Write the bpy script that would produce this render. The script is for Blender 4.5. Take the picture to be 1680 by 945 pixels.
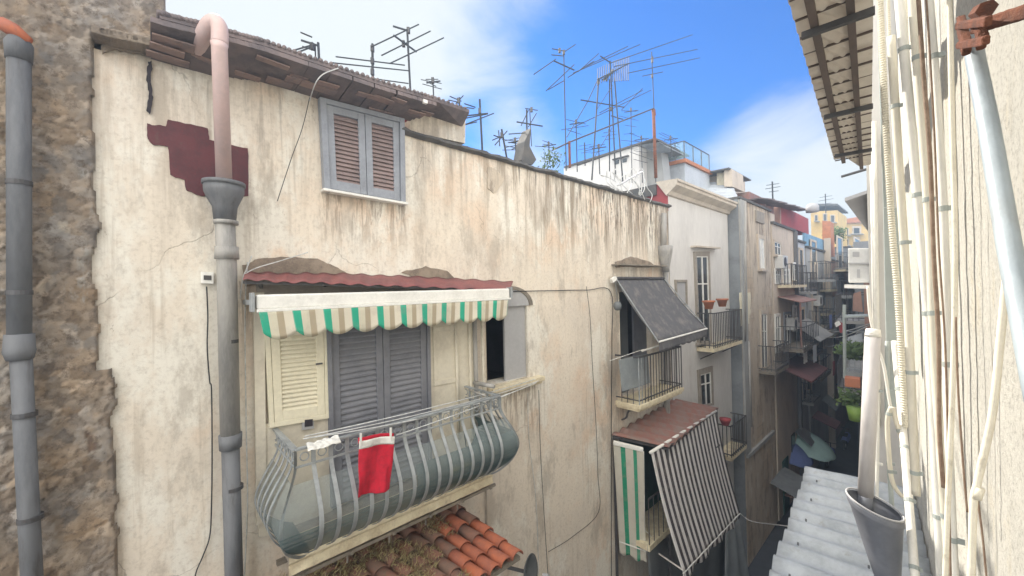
import bpy, math, random
from mathutils import Vector, noise as mn
random.seed(7)
for o in list(bpy.data.objects): bpy.data.objects.remove(o)
SC = bpy.context.scene
COL = SC.collection
# ------------------------------------------------------------------ camera
F, CX, CY = 640.0, 840.0, 472.5
PITCH, ROLL = 0.0055, 0.022
FW = Vector((0, math.cos(PITCH), math.sin(PITCH)))
U0 = Vector((0, -math.sin(PITCH), math.cos(PITCH)))
RT = Vector((math.cos(ROLL), 0, 0)) - U0 * math.sin(ROLL)
UP = Vector((math.sin(ROLL), 0, 0)) + U0 * math.cos(ROLL)
CAM = Vector((0, 0, 10))
cd = bpy.data.cameras.new("camera"); cam = bpy.data.objects.new("camera", cd); COL.objects.link(cam)
from mathutils import Matrix
m = Matrix.Identity(4)
for i in range(3):
    m[i][0] = RT[i]; m[i][1] = UP[i]; m[i][2] = -FW[i]; m[i][3] = CAM[i]
cam.matrix_world = m
cd.sensor_width = 36; cd.lens = 36 * F / 1680; cd.clip_start = 0.05; cd.clip_end = 2000
SC.camera = cam
SC.render.resolution_x = 1024; SC.render.resolution_y = 576
SC.view_settings.view_transform = 'Standard'; SC.view_settings.look = 'None'
SC.view_settings.exposure = 1.56; SC.view_settings.gamma = 1
HAZE = 0.0055
# ------------------------------------------------------------------ sun
SUN_AZ, SUN_EL = math.radians(-36), math.radians(41)      # azimuth from +Y towards +X
SD = Vector((math.sin(SUN_AZ) * math.cos(SUN_EL), math.cos(SUN_AZ) * math.cos(SUN_EL), math.sin(SUN_EL)))
sl = bpy.data.lights.new("sun", 'SUN'); sl.energy = 2.9; sl.angle = math.radians(0.5); sl.color = (1, .93, .82)
so = bpy.data.objects.new("sun", sl); COL.objects.link(so)
so.rotation_euler = (-SD).to_track_quat('-Z', 'Y').to_euler(); so.location = (0, 0, 40)
# ------------------------------------------------------------------ helpers: rays and planes
def ray(x, y): return FW + RT * ((x - CX) / F) + UP * ((CY - y) / F)
TH, TR = math.radians(47.2), math.radians(42.5)
DA = Vector((math.sin(TH), math.cos(TH), 0)); NA = Vector((math.cos(TH), -math.sin(TH), 0))
DR = Vector((math.sin(TR), math.cos(TR), 0)); NR = Vector((math.cos(TR), -math.sin(TR), 0))
def hit(x, y, n, k):
    d = ray(x, y); return CAM + d * (k / d.dot(n))
def A(x, y, o=0): return hit(x, y, NA, -5 + o)            # point on the left facade plane, o metres proud of it
def AS(x, y, s): return hit(x, y, DA, s)                  # point on the cross plane s metres up the alley
def RP(x, y, p): return hit(x, y, NR, p)
def RS(x, y, s): return hit(x, y, DR, s)
def FA(s, o, z): v = DA * s + NA * (o - 5); return Vector((v.x, v.y, z))
def FR(s, p, z): v = DR * s + NR * p; return Vector((v.x, v.y, z))
def sz(x, y, o=0): p = A(x, y, o); return p.dot(DA), p.z
# ------------------------------------------------------------------ world
W = bpy.data.worlds.new("World"); SC.world = W; W.use_nodes = True
nt = W.node_tree; nt.nodes.clear(); L = nt.links.new
def nd(t, nt_=None, **k):
    n = (nt_ or nt).nodes.new(t)
    for a, b in k.items(): setattr(n, a, b)
    return n
sky = nd('ShaderNodeTexSky', sky_type='NISHITA', sun_disc=False, sun_elevation=SUN_EL, sun_rotation=SUN_AZ, altitude=50, air_density=1.0, dust_density=.35, ozone_density=3.0)
tc = nd('ShaderNodeTexCoord')
nz = nd('ShaderNodeTexNoise'); nz.inputs['Scale'].default_value = 2.6; nz.inputs['Detail'].default_value = 9; nz.inputs['Roughness'].default_value = .58; nz.inputs['Distortion'].default_value = .35
mp = nd('ShaderNodeMapping'); mp.inputs['Scale'].default_value = (1, 1.3, 2.6); mp.inputs['Rotation'].default_value = (.2, .5, .3)
L(tc.outputs['Generated'], mp.inputs[0]); L(mp.outputs[0], nz.inputs['Vector'])
def wm(op, a, b=None, clamp=False):
    n = nd('ShaderNodeMath', operation=op, use_clamp=clamp)
    for i, v in enumerate((a, b)):
        if v is None: continue
        if isinstance(v, (int, float)): n.inputs[i].default_value = v
        else: L(v, n.inputs[i])
    return n.outputs[0]
def blob(px, py, r0, r1, amt):
    d = (ray(px, py) if px is not None else Vector(py)).normalized()
    v = nd('ShaderNodeVectorMath', operation='DOT_PRODUCT'); L(tc.outputs['Generated'], v.inputs[0]); v.inputs[1].default_value = d
    m = nd('ShaderNodeMapRange', interpolation_type='SMOOTHSTEP'); L(v.outputs['Value'], m.inputs[0])
    m.inputs[1].default_value = math.cos(math.radians(r1)); m.inputs[2].default_value = math.cos(math.radians(r0)); m.inputs[3].default_value = 0; m.inputs[4].default_value = amt
    return m.outputs[0]
acc = wm('MULTIPLY', nz.outputs[0], 1.0)
for b in [(380, -20, 8, 30, .45), (700, 0, 2, 15, .16), (1270, 280, 1, 13, .36), (1400, 330, 1, 9, .3), (560, 140, 2, 14, .3), (860, 235, 1, 8, .26), (None, (-.5, -.8, .5), 25, 95, .30),
          (1040, 120, 3, 17, -.36), (1300, 60, 3, 14, -.22), (1130, 240, 1, 7, -.12)]:
    acc = wm('ADD', acc, blob(*b))
cm = nd('ShaderNodeMapRange', interpolation_type='SMOOTHSTEP'); L(acc, cm.inputs[0]); cm.inputs[1].default_value = .34; cm.inputs[2].default_value = .98
hs = nd('ShaderNodeHueSaturation'); hs.inputs['Saturation'].default_value = 1.15; hs.inputs['Value'].default_value = 1.15; L(sky.outputs[0], hs.inputs['Color'])
mx = nd('ShaderNodeMix', data_type='RGBA'); L(cm.outputs[0], mx.inputs[0]); tn = nd('ShaderNodeMix', data_type='RGBA', blend_type='MULTIPLY'); tn.inputs[0].default_value = 1; L(hs.outputs[0], tn.inputs[6]); tn.inputs[7].default_value = (.18, .44, .71, 1); L(tn.outputs[2], mx.inputs[6]); cv = nd('ShaderNodeMix', data_type='RGBA'); L(blob(None, (-.1, -.9, .45), 20, 105, 1.0), cv.inputs[0]); cv.inputs[6].default_value = (3.3, 3.5, 3.55, 1); cv.inputs[7].default_value = (19, 18.2, 16.6, 1); L(cv.outputs[2], mx.inputs[7])  # clouds behind the camera, unseen, made far brighter to light the shaded facade
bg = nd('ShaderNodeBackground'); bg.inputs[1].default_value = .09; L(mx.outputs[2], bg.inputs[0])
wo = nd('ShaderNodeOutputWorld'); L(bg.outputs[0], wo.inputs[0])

# ------------------------------------------------------------------ materials
def lin(c):
    return tuple((x / 255 / 12.92 if x / 255 <= .04045 else ((x / 255 + .055) / 1.055) ** 2.4) for x in c) + (1,)
MATS = {}
class NB:
    def __init__(s, name):
        s.m = bpy.data.materials.new(name); s.m.use_nodes = True; s.t = s.m.node_tree; s.b = s.t.nodes['Principled BSDF']
        s.geo = s.t.nodes.new('ShaderNodeNewGeometry'); s.pos = s.geo.outputs['Position']
    def n(s, t, **k): return nd(t, s.t, **k)
    def l(s, a, b): s.t.links.new(a, b)
    def noise(s, scale, detail=5, rough=.6, st=(1, 1, 1), off=(0, 0, 0), dist=0):
        mp = s.n('ShaderNodeMapping'); s.l(s.pos, mp.inputs[0]); mp.inputs['Scale'].default_value = st; mp.inputs['Location'].default_value = off
        x = s.n('ShaderNodeTexNoise'); s.l(mp.outputs[0], x.inputs['Vector']); x.inputs['Scale'].default_value = scale; x.inputs['Detail'].default_value = detail; x.inputs['Roughness'].default_value = rough; x.inputs['Distortion'].default_value = dist
        return x.outputs[0]
    def ramp(s, v, a, b, lo=0., hi=1.):
        r = s.n('ShaderNodeMapRange', interpolation_type='SMOOTHSTEP'); s.l(v, r.inputs[0]); r.inputs[1].default_value = a; r.inputs[2].default_value = b; r.inputs[3].default_value = lo; r.inputs[4].default_value = hi
        return r.outputs[0]
    def math(s, op, a, b=0., c=False):
        x = s.n('ShaderNodeMath', operation=op, use_clamp=c)
        for i, v in enumerate((a, b)):
            if isinstance(v, (int, float)): x.inputs[i].default_value = v
            else: s.l(v, x.inputs[i])
        return x.outputs[0]
    def mix(s, f, a, b, mode='MIX'):
        x = s.n('ShaderNodeMix', data_type='RGBA', blend_type=mode)
        for i, v in ((0, f), (6, a), (7, b)):
            if isinstance(v, (int, float)): x.inputs[i].default_value = v
            elif isinstance(v, tuple): x.inputs[i].default_value = v if len(v) == 4 else v + (1,)
            else: s.l(v, x.inputs[i])
        return x.outputs[2]
    def bump(s, h, strength=.5, dist=.01, prev=None):
        x = s.n('ShaderNodeBump'); x.inputs['Strength'].default_value = strength; x.inputs['Distance'].default_value = dist; s.l(h, x.inputs['Height'])
        if prev: s.l(prev, x.inputs['Normal'])
        return x.outputs[0]
    def fin(s, col=None, rough=.8, metal=0., nrm=None, **k):
        if col is not None:
            if isinstance(col, tuple): s.b.inputs['Base Color'].default_value = col if len(col) == 4 else col + (1,)
            else: s.l(col, s.b.inputs['Base Color'])
        if isinstance(rough, (int, float)): s.b.inputs['Roughness'].default_value = rough
        else: s.l(rough, s.b.inputs['Roughness'])
        s.b.inputs['Metallic'].default_value = metal
        if nrm: s.l(nrm, s.b.inputs['Normal'])
        return s.m
def mat(name, c, c2=None, sc=3., rough=.8, metal=0., bump=.3, bd=.004, st=(1, 1, 1), dirt=.35, lo=.38, hi=.66, dc=(.12, .10, .08)):
    """two-tone weathered surface with dirt and grain"""
    if name in MATS: return MATS[name]
    b = NB(name); c2 = c2 or tuple(x * .62 for x in c)
    big = b.ramp(b.noise(sc, 6, .62, st, (3.1, 1.7, len(name))), lo, hi)
    col = b.mix(big, tuple(c), tuple(c2))
    fine = b.noise(sc * 9, 4, .65, st, (1, 5, 2))
    col = b.mix(b.ramp(fine, .35, .75, 0, .35), col, tuple(min(1, x * 1.25) for x in c))
    dm = b.ramp(b.noise(sc * 2.3, 7, .7, (st[0], st[1], st[2] * .6), (9, 2, 4)), .55, .78, 0, dirt)
    col = b.mix(dm, col, tuple(dc))
    n = b.bump(b.noise(sc * 14, 5, .7, st), bump, bd)
    MATS[name] = b.fin(col, b.ramp(fine, .3, .7, max(0.05, rough - .1), min(1, rough + .1)), metal, n)
    return MATS[name]

def plaster():
    b = NB("aged_cream_plaster")
    big = b.noise(.75, 6, .62, (1, 1, .8))
    col = b.mix(b.ramp(big, .36, .66), (.765, .685, .575), (.68, .61, .52))
    pink = b.ramp(b.noise(.55, 7, .6, (1, 1, 1), (7, 3, 1)), .49, .64, 0, .6)
    col = b.mix(pink, col, (.72, .535, .39))
    pale = b.ramp(b.noise(1.1, 8, .68, (1, 1, .55), (2, 9, 5)), .49, .60, 0, .9)
    col = b.mix(pale, col, (.80, .765, .68))
    grey = b.ramp(b.noise(1.7, 8, .72, (1, 1, .4), (12, 9, 5)), .51, .63, 0, .6)
    col = b.mix(grey, col, (.42, .37, .31))
    sep = b.n('ShaderNodeSeparateXYZ'); b.l(b.pos, sep.inputs[0]); z = sep.outputs['Z']
    dt = b.n('ShaderNodeVectorMath', operation='DOT_PRODUCT'); b.l(b.pos, dt.inputs[0]); dt.inputs[1].default_value = DA; s_ = dt.outputs['Value']
    # rain streaks that start under the coping and fade out downwards
    st = b.noise(3.2, 6, .7, (1.6, 1.6, .13), (4, 4, 0), .25)
    top = b.ramp(z, 9.9, 12.2); far = b.ramp(s_, 3.0, 5.5, .35, 1.)
    k = b.math('MULTIPLY', b.math('MULTIPLY', top, far), b.ramp(st, .46, .60))
    col = b.mix(b.math('MULTIPLY', k, .85), col, (.22, .165, .11))
    st2 = b.noise(6, 5, .7, (1.6, 1.6, .07), (8, 1, 0), .3)
    k2 = b.math('MULTIPLY', b.math('MULTIPLY', b.ramp(z, 10.9, 12.3), far), b.ramp(st2, .56, .66))
    col = b.mix(b.math('MULTIPLY', k2, .9), col, (.07, .055, .045))
    st3 = b.noise(5, 5, .65, (1.6, 1.6, .08), (3, 7, 0), .2)
    col = b.mix(b.ramp(st3, .56, .70, 0, .35), col, (.36, .29, .215))
    st4 = b.noise(4, 5, .65, (1.6, 1.6, .1), (13, 2, 0), .2)
    col = b.mix(b.ramp(st4, .58, .74, 0, .5), col, (.78, .74, .66))
    st5 = b.noise(9, 6, .75, (1.6, 1.6, .16), (6, 6, 2), .8)
    k5 = b.math('MULTIPLY', b.math('MULTIPLY', b.ramp(z, 10.4, 12.0), b.ramp(s_, 5.0, 7.5)), b.ramp(st5, .515, .57))
    col = b.mix(b.math('MULTIPLY', k5, .9), col, (.09, .065, .045))
    for (sa, sb_, za, zb__) in ((1.5, 2.65, 11.22, 10.3), (4.0, 5.3, 8.32, 6.9), (7.7, 10.0, 7.3, 6.5), (.6, 4.2, 10.15, 9.2)):
        bx = b.math('MULTIPLY', b.math('MULTIPLY', b.ramp(s_, sa - .05, sa + .05), b.ramp(s_, sb_ - .05, sb_ + .05, 1, 0)), b.math('MULTIPLY', b.ramp(z, zb__, za), b.ramp(z, za, za + .02, 1, 0)))
        col = b.mix(b.math('MULTIPLY', b.math('MULTIPLY', bx, b.ramp(st5, .46, .58)), .75), col, (.27, .21, .16))
    fl = b.math('MULTIPLY', b.ramp(b.noise(13, 6, .8, (1, 1, .6), (2, 2, 8)), .60, .68), b.ramp(b.noise(1.3, 5, .6, (1, 1, .6), (7, 7, 7)), .48, .60))
    col = b.mix(b.math('MULTIPLY', fl, .6), col, (.24, .175, .12))
    fine = b.noise(22, 5, .7)
    col = b.mix(b.ramp(fine, .45, .75, 0, .36), col, (.33, .27, .21))
    # hairline cracks
    vr = b.n('ShaderNodeTexVoronoi', feature='DISTANCE_TO_EDGE'); vr.inputs['Scale'].default_value = .8
    mm = b.n('ShaderNodeMix', data_type='VECTOR'); mm.inputs[0].default_value = .34
    nc = b.n('ShaderNodeTexNoise'); nc.inputs['Scale'].default_value = 2.2; nc.inputs['Detail'].default_value = 7; b.l(b.pos, nc.inputs['Vector'])
    b.l(b.pos, mm.inputs[4]); b.l(nc.outputs['Color'], mm.inputs[5]); b.l(mm.outputs[1], vr.inputs['Vector'])
    crack = b.math('MULTIPLY', b.ramp(vr.outputs['Distance'], .0, .0035, 1, 0), b.ramp(b.noise(.9, 3, .5, (1, 1, 1), (5, 5, 9)), .52, .62))
    col = b.mix(b.math('MULTIPLY', crack, .45), col, (.15, .12, .10))
    h = b.math('ADD', b.math('MULTIPLY', b.noise(7, 8, .68), 1.), b.math('MULTIPLY', crack, -.5))
    n = b.bump(h, .55, .018)
    n = b.bump(b.noise(60, 4, .7), .3, .003, n)
    return b.fin(col, .92, 0, n)
def rubble():
    b = NB("rubble_stone")
    at = b.n('ShaderNodeAttribute', attribute_name='tint')
    base = b.mix(b.ramp(b.noise(1.6, 6, .6), .38, .62), (.40, .33, .255), (.34, .315, .285))
    col = b.mix(.55, base, at.outputs['Color'], 'OVERLAY')
    col = b.mix(b.ramp(b.noise(13, 8, .8), .49, .62, 0, .7), col, (.18, .14, .11))
    col = b.mix(b.ramp(b.noise(2.4, 7, .7, (1.3, 1.3, .4), (5, 0, 2)), .58, .68, 0, .7), col, (.50, .49, .46))
    n = b.bump(b.noise(30, 8, .8), 1.0, .03)
    n = b.bump(b.noise(110, 4, .7), .5, .004, n)
    return b.fin(col, .95, 0, n)
def stripes(name, bands, per, along='X', rough=.85, tl=0., sc=20):
    """woven fabric with coloured bands along its UV"""
    b = NB(name); uv = b.n('ShaderNodeUVMap'); sp = b.n('ShaderNodeSeparateXYZ'); b.l(uv.outputs[0], sp.inputs[0])
    f = b.math('FRACT', b.math('MULTIPLY', sp.outputs[along], per))
    cr = b.n('ShaderNodeValToRGB'); cr.color_ramp.interpolation = 'CONSTANT'; e = cr.color_ramp.elements
    e[0].position = 0; e[0].color = bands[0][1] + (1,); e[1].position = bands[1][0]; e[1].color = bands[1][1] + (1,)
    for p, c in bands[2:]: x = e.new(p); x.color = c + (1,)
    b.l(f, cr.inputs[0])
    col = b.mix(b.ramp(b.noise(5, 6, .7), .45, .75, 0, .4), cr.outputs[0], (.42, .38, .33), )
    n = b.bump(b.noise(sc, 4, .6), .3, .01)
    b.fin(col, rough, 0, n)
    if tl:
        tr = b.n('ShaderNodeBsdfTranslucent'); b.l(col, tr.inputs[0]); ms = b.n('ShaderNodeMixShader'); ms.inputs[0].default_value = tl
        out = b.t.nodes['Material Output']; b.l(b.b.outputs[0], ms.inputs[1]); b.l(tr.outputs[0], ms.inputs[2]); b.l(ms.outputs[0], out.inputs[0])
    return b.m
def seethrough(name, c, alpha, rough=.6):
    b = NB(name); b.fin(b.mix(b.ramp(b.noise(6, 5, .6), .4, .7, 0, .5), c, tuple(x * .6 for x in c)), rough); b.b.inputs['Alpha'].default_value = alpha
    return b.m

M = dict(
 plaster=plaster(), rubble=rubble(),
 maroon=mat('maroon_primer', (.125, .04, .046), (.085, .032, .038), 6, .85, dirt=.45, bump=.2),
 pink=mat('pink_pvc', (.60, .44, .41), (.52, .41, .40), 2, .5, dirt=.12, bump=.05),
 lead=mat('weathered_lead_pipe', (.155, .16, .17), (.10, .105, .115), 5, .7, dirt=.75, st=(1, 1, .25), dc=(.07, .06, .05), bump=.4),
 leadlt=mat('pale_pipe_paint', (.36, .345, .32), (.23, .225, .215), 5, .6, dirt=.7, st=(1, 1, .25), bump=.4),
 shut=mat('grey_shutter_paint', (.20, .205, .23), (.15, .155, .18), 3, .6, dirt=.15, bump=.15),
 louv=mat('faded_brown_louvres', (.30, .225, .215), (.22, .17, .165), 4, .7, dirt=.25),
 frameblue=mat('blue_grey_frame_paint', (.30, .32, .36), (.24, .255, .29), 4, .6, dirt=.2),
 cream=mat('cream_painted_wood', (.76, .71, .55), (.68, .63, .48), 2.5, .65, dirt=.18, dc=(.3, .25, .18), bump=.2),
 creamdk=mat('stained_cream_panel', (.68, .63, .52), (.56, .51, .42), 2, .75, dirt=.35, dc=(.3, .24, .17)),
 iron=mat('grey_painted_iron', (.36, .38, .39), (.24, .26, .27), 7, .5, metal=.2, dirt=.25, dc=(.2, .11, .06)),
 irondk=mat('dark_iron', (.10, .10, .105), (.07, .065, .065), 7, .55, metal=.4, dirt=.4, dc=(.16, .07, .035)),
 netting=seethrough('plastic_netting', (.30, .35, .35), .42),
 sheetteal=seethrough('blue_grey_plastic_screen', (.06, .115, .125), .82, .45),
 red=mat('red_cotton', (.56, .016, .04), (.40, .012, .03), 14, .95, dirt=.12, dc=(.3, .05, .06), bump=.3),
 white=mat('white_paint', (.78, .77, .73), (.68, .67, .63), 4, .6, dirt=.15),
 rope=mat('pale_clothesline', (.66, .67, .66), None, 9, .7, dirt=.1),
 slab=mat('yellowed_stone_edge', (.76, .68, .49), (.58, .49, .34), 6, .85, dirt=.45, bump=.8, bd=.01),  # cream stone, colour lightened to paint in the sunlit line of the slab edge
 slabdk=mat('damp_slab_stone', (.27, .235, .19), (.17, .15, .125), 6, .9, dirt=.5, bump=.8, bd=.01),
 tileA=mat('terracotta_tile', (.47, .145, .07), (.33, .115, .075), 5, .8, dirt=.5, dc=(.14, .11, .09), bump=.5),
 tileB=mat('mossy_terracotta_tile', (.27, .135, .095), (.18, .12, .09), 6, .85, dirt=.6, dc=(.16, .15, .10), bump=.6),
 straw=mat('dry_grass', (.46, .385, .20), (.33, .29, .14), 12, .9, dirt=.2),
 redsheet=mat('red_roof_sheet', (.245, .085, .08), (.17, .07, .07), 4, .6, dirt=.4, st=(1, 1, 1)),
 rustsheet=mat('rusty_roof_sheet', (.30, .15, .125), (.27, .21, .185), 4, .75, dirt=.45, dc=(.3, .24, .2)),
 timber=mat('old_eave_timber', (.19, .15, .145), (.11, .095, .10), 4, .85, dirt=.5, st=(1, 1, 1), bump=.7),
 eaveclay=mat('eave_clay_boards', (.30, .21, .18), (.19, .15, .15), 5, .85, dirt=.4, bump=.7),
 bitumen=mat('grey_bitumen', (.085, .085, .085), (.13, .12, .11), 4, .85, dirt=.4, bump=.6),
 whitewall=mat('white_facade_paint', (.64, .625, .60), (.57, .555, .535), 1.1, .85, dirt=.4, st=(1, 1, .35), dc=(.36, .33, .29), bump=.3),
 whiteedge=mat('cornice_plaster', (.55, .49, .41), (.44, .39, .33), 3, .85, dirt=.35),
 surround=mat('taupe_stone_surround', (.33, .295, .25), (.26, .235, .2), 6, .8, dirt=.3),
 tuff=mat('tuff_block_wall', (.58, .47, .345), (.47, .385, .29), 1.4, .92, dirt=.7, st=(1, 1, .5), bump=.7, bd=.02, dc=(.17, .13, .10)),
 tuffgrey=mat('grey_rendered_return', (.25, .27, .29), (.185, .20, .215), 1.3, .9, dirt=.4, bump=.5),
 beige=mat('beige_render', (.58, .50, .41), (.48, .42, .35), 1.2, .9, dirt=.5, st=(1, 1, .5)),
 paleblue=mat('pale_blue_render', (.48, .515, .555), (.40, .43, .47), 1.2, .85, dirt=.3),
 greyr=mat('grey_render', (.38, .385, .375), (.30, .305, .305), 1.2, .9, dirt=.45, st=(1, 1, .5)),
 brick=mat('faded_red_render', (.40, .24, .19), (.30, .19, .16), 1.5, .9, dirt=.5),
 crimson=mat('crimson_wall_paint', (.34, .055, .06), (.28, .06, .065), 2, .8, dirt=.3),
 skyblue=mat('blue_tarpaulin', (.20, .36, .50), (.15, .27, .38), 2, .6, dirt=.25),
 yellow=mat('ochre_yellow_render', (.66, .46, .17), (.56, .40, .18), 1.0, .85, dirt=.3),
 orangeroof=mat('orange_roof_tiles', (.48, .19, .09), (.36, .15, .08), 4, .85, dirt=.4),
 glassdk=mat('dark_window_glass', (.035, .045, .05), (.06, .07, .075), 2, .12, dirt=.05, bump=.02),
 glass=seethrough('balustrade_glass', (.35, .52, .55), .35, .15),
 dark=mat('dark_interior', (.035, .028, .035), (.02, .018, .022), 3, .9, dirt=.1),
 panelgrey=mat('flat_grey_panel', (.40, .40, .405), (.37, .37, .38), 2, .7, dirt=.06, bump=.06),
 awngrey=stripes('charcoal_awning_cloth', [(0, (.12, .12, .13)), (.5, (.125, .125, .135))], 6, tl=.12),
 awnstripe=stripes('cream_green_awning', [(0, (.05, .50, .33)), (.24, (.78, .74, .60)), (.50, (.54, .46, .33)), (.70, (.80, .75, .63)), (.97, (.25, .55, .42))], 11.0, tl=.35),
 blindgreen=stripes('cream_green_blind', [(0, (.66, .63, .54)), (.24, (.03, .33, .19)), (.40, (.66, .63, .54)), (.66, (.05, .37, .22)), (.78, (.66, .63, .54))], 1.0, tl=.25),
 blindbw=stripes('black_white_blind', [(0, (.70, .68, .66)), (.5, (.055, .045, .05))], 17, tl=.1),
 tarp=mat('grey_hanging_tarp', (.30, .33, .345), (.23, .255, .27), 2, .7, dirt=.3),
 greencloth=mat('dark_green_curtain', (.015, .075, .06), (.01, .045, .045), 2, .85, dirt=.2),
 tank=mat('dish_grey_paint', (.13, .14, .145), (.10, .11, .115), 3, .5, dirt=.2),
 zinc=mat('zinc_sheet', (.47, .50, .52), (.34, .365, .38), 3.5, .5, metal=.1, dirt=.7, dc=(.25, .22, .18), bump=.15),
 zincdk=mat('galvanised_hopper', (.215, .225, .255), (.165, .175, .205), 3, .5, metal=.3, dirt=.25, bump=.15),
 pvcgrey=mat('grey_pvc', (.56, .535, .53), (.50, .475, .47), 3, .45, dirt=.2, st=(1, 1, .3), bump=.05),
 rwall=None,
 duct=mat('grey_green_duct', (.36, .395, .375), (.31, .34, .33), 2, .6, dirt=.15, bump=.08),
 hose=mat('cream_corrugated_conduit', (.68, .64, .53), (.60, .565, .47), 5, .5, dirt=.25, bump=.1),
 beigepipe=mat('beige_pipe', (.70, .66, .55), (.60, .56, .47), 6, .6, dirt=.5, st=(1, 1, .2), bump=.1),
 palepipe=mat('off_white_pipe', (.78, .76, .70), (.68, .665, .61), 6, .6, dirt=.5, st=(1, 1, .2), bump=.1),
 bluepipe=mat('blue_grey_iron_pipe', (.35, .40, .43), (.28, .325, .36), 4, .5, metal=.1, dirt=.3, st=(1, 1, .3), dc=(.22, .17, .13), bump=.25),
 rust=mat('flaking_rust', (.21, .075, .04), (.11, .05, .035), 16, .9, dirt=.5, dc=(.34, .17, .10), bump=1.0, bd=.006),
 cablew=mat('cream_cable', (.75, .70, .58), (.65, .60, .49), 8, .6, dirt=.5, bump=.05),
 cabledk=mat('brown_old_cable', (.20, .13, .09), (.30, .22, .16), 22, .8, dirt=.5, bump=.6),
 soffit=mat('eave_soffit_sheet', (.72, .67, .60), (.62, .575, .52), 2, .8, dirt=.3, bump=.1),
 purlin=mat('dark_purlin_timber', (.14, .105, .09), (.10, .08, .07), 4, .85, dirt=.3, bump=.4),
 acw=mat('ac_casing', (.62, .62, .60), (.55, .55, .53), 3, .5, dirt=.1, bump=.03),
 asphalt=mat('street_paving', (.085, .095, .115), (.06, .07, .085), 1.5, .7, dirt=.3, bump=.5),
 terra=mat('flowerpot_clay', (.46, .17, .09), (.40, .16, .09), 6, .8, dirt=.2),
 teal=mat('pale_teal_parasol', (.42, .62, .60), (.36, .54, .53), 3, .8, dirt=.1),
 bluecl=mat('blue_parasol', (.16, .22, .50), (.13, .18, .42), 3, .8, dirt=.1),
 greendoor=mat('green_door', (.02, .10, .075), (.015, .07, .055), 3, .7, dirt=.2),
 leaf=mat('balcony_foliage', (.10, .15, .04), (.055, .10, .03), 8, .8, dirt=.2),
 porch=mat('dull_red_sheet', (.16, .07, .07), (.12, .06, .065), 3, .8, dirt=.3),
 lime=mat("lime_green_plastic", (.20, .32, .06), None, 4, .5, dirt=.05),
 yellowp=mat('yellow_plastic', (.62, .50, .05), None, 4, .5, dirt=.05),
 ant=mat('antenna_aluminium', (.045, .05, .06), (.03, .035, .04), 9, .7, metal=0, dirt=.2),
 black=mat('black_rubber', (.03, .03, .03), None, 5, .6, dirt=.1),
)
def tuff_blocks():
    b = NB("tuff_ashlar")
    dt = b.n('ShaderNodeVectorMath', operation='DOT_PRODUCT'); b.l(b.pos, dt.inputs[0]); dt.inputs[1].default_value = DA
    sep = b.n('ShaderNodeSeparateXYZ'); b.l(b.pos, sep.inputs[0]); cb = b.n('ShaderNodeCombineXYZ'); b.l(dt.outputs['Value'], cb.inputs[0]); b.l(sep.outputs['Z'], cb.inputs[1])
    br = b.n('ShaderNodeTexBrick'); b.l(cb.outputs[0], br.inputs['Vector']); br.inputs['Scale'].default_value = 1; br.inputs['Brick Width'].default_value = .75; br.inputs['Row Height'].default_value = .38; br.inputs['Mortar Size'].default_value = .018; br.inputs['Mortar Smooth'].default_value = .6
    br.inputs['Color1'].default_value = (.60, .49, .36, 1); br.inputs['Color2'].default_value = (.48, .395, .30, 1); br.inputs['Mortar'].default_value = (.40, .34, .27, 1)
    pl = b.ramp(b.noise(.8, 6, .65, (1, 1, .6), (3, 3, 3)), .44, .50)
    col = b.mix(pl, br.outputs['Color'], (.58, .50, .40))
    col = b.mix(b.ramp(b.noise(2.6, 8, .75, (1.3, 1.3, .35), (9, 1, 1)), .50, .64, 0, .7), col, (.25, .20, .16))
    col = b.mix(b.ramp(b.noise(1.5, 7, .7, (1, 1, .6), (1, 8, 1)), .56, .64, 0, .8), col, (.66, .61, .53))
    st = b.math('MULTIPLY', b.ramp(sep.outputs['Z'], 9.5, 13.0), b.ramp(b.noise(3, 6, .7, (1.6, 1.6, .12), (4, 2, 0), .3), .47, .60))
    col = b.mix(b.math('MULTIPLY', st, .8), col, (.16, .125, .10))
    n = b.bump(b.noise(9, 8, .75), .8, .03); return b.fin(col, .93, 0, n)
M['tuff'] = tuff_blocks()
def rough_wall():
    b = NB("rough_asbestos_render")
    col = b.mix(b.ramp(b.noise(1.6, 7, .65, (1, 1, .25)), .38, .64), (.74, .72, .65), (.66, .645, .585))
    col = b.mix(b.ramp(b.noise(5, 7, .7, (1, 1, .3), (3, 8, 1)), .56, .70, 0, .6), col, (.70, .62, .46))
    col = b.mix(b.ramp(b.noise(9, 7, .75, (1, 1, .5), (1, 3, 6)), .50, .68, 0, .5), col, (.50, .485, .43))
    col = b.mix(b.ramp(b.noise(55, 5, .7), .46, .70, 0, .5), col, (.28, .26, .225))
    n = b.bump(b.noise(38, 8, .8), 1.0, .02)
    n = b.bump(b.noise(160, 4, .8), .6, .004, n)
    return b.fin(col, .93, 0, n)
M['rwall'] = rough_wall()
def translucent(m, c, f):
    t = m.node_tree; tr = t.nodes.new('ShaderNodeBsdfTranslucent'); tr.inputs[0].default_value = c + (1,); ms = t.nodes.new('ShaderNodeMixShader'); ms.inputs[0].default_value = f
    t.links.new(t.nodes['Principled BSDF'].outputs[0], ms.inputs[1]); t.links.new(tr.outputs[0], ms.inputs[2]); t.links.new(ms.outputs[0], t.nodes['Material Output'].inputs[0])
translucent(M['soffit'], (.62, .56, .48), .22)

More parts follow.
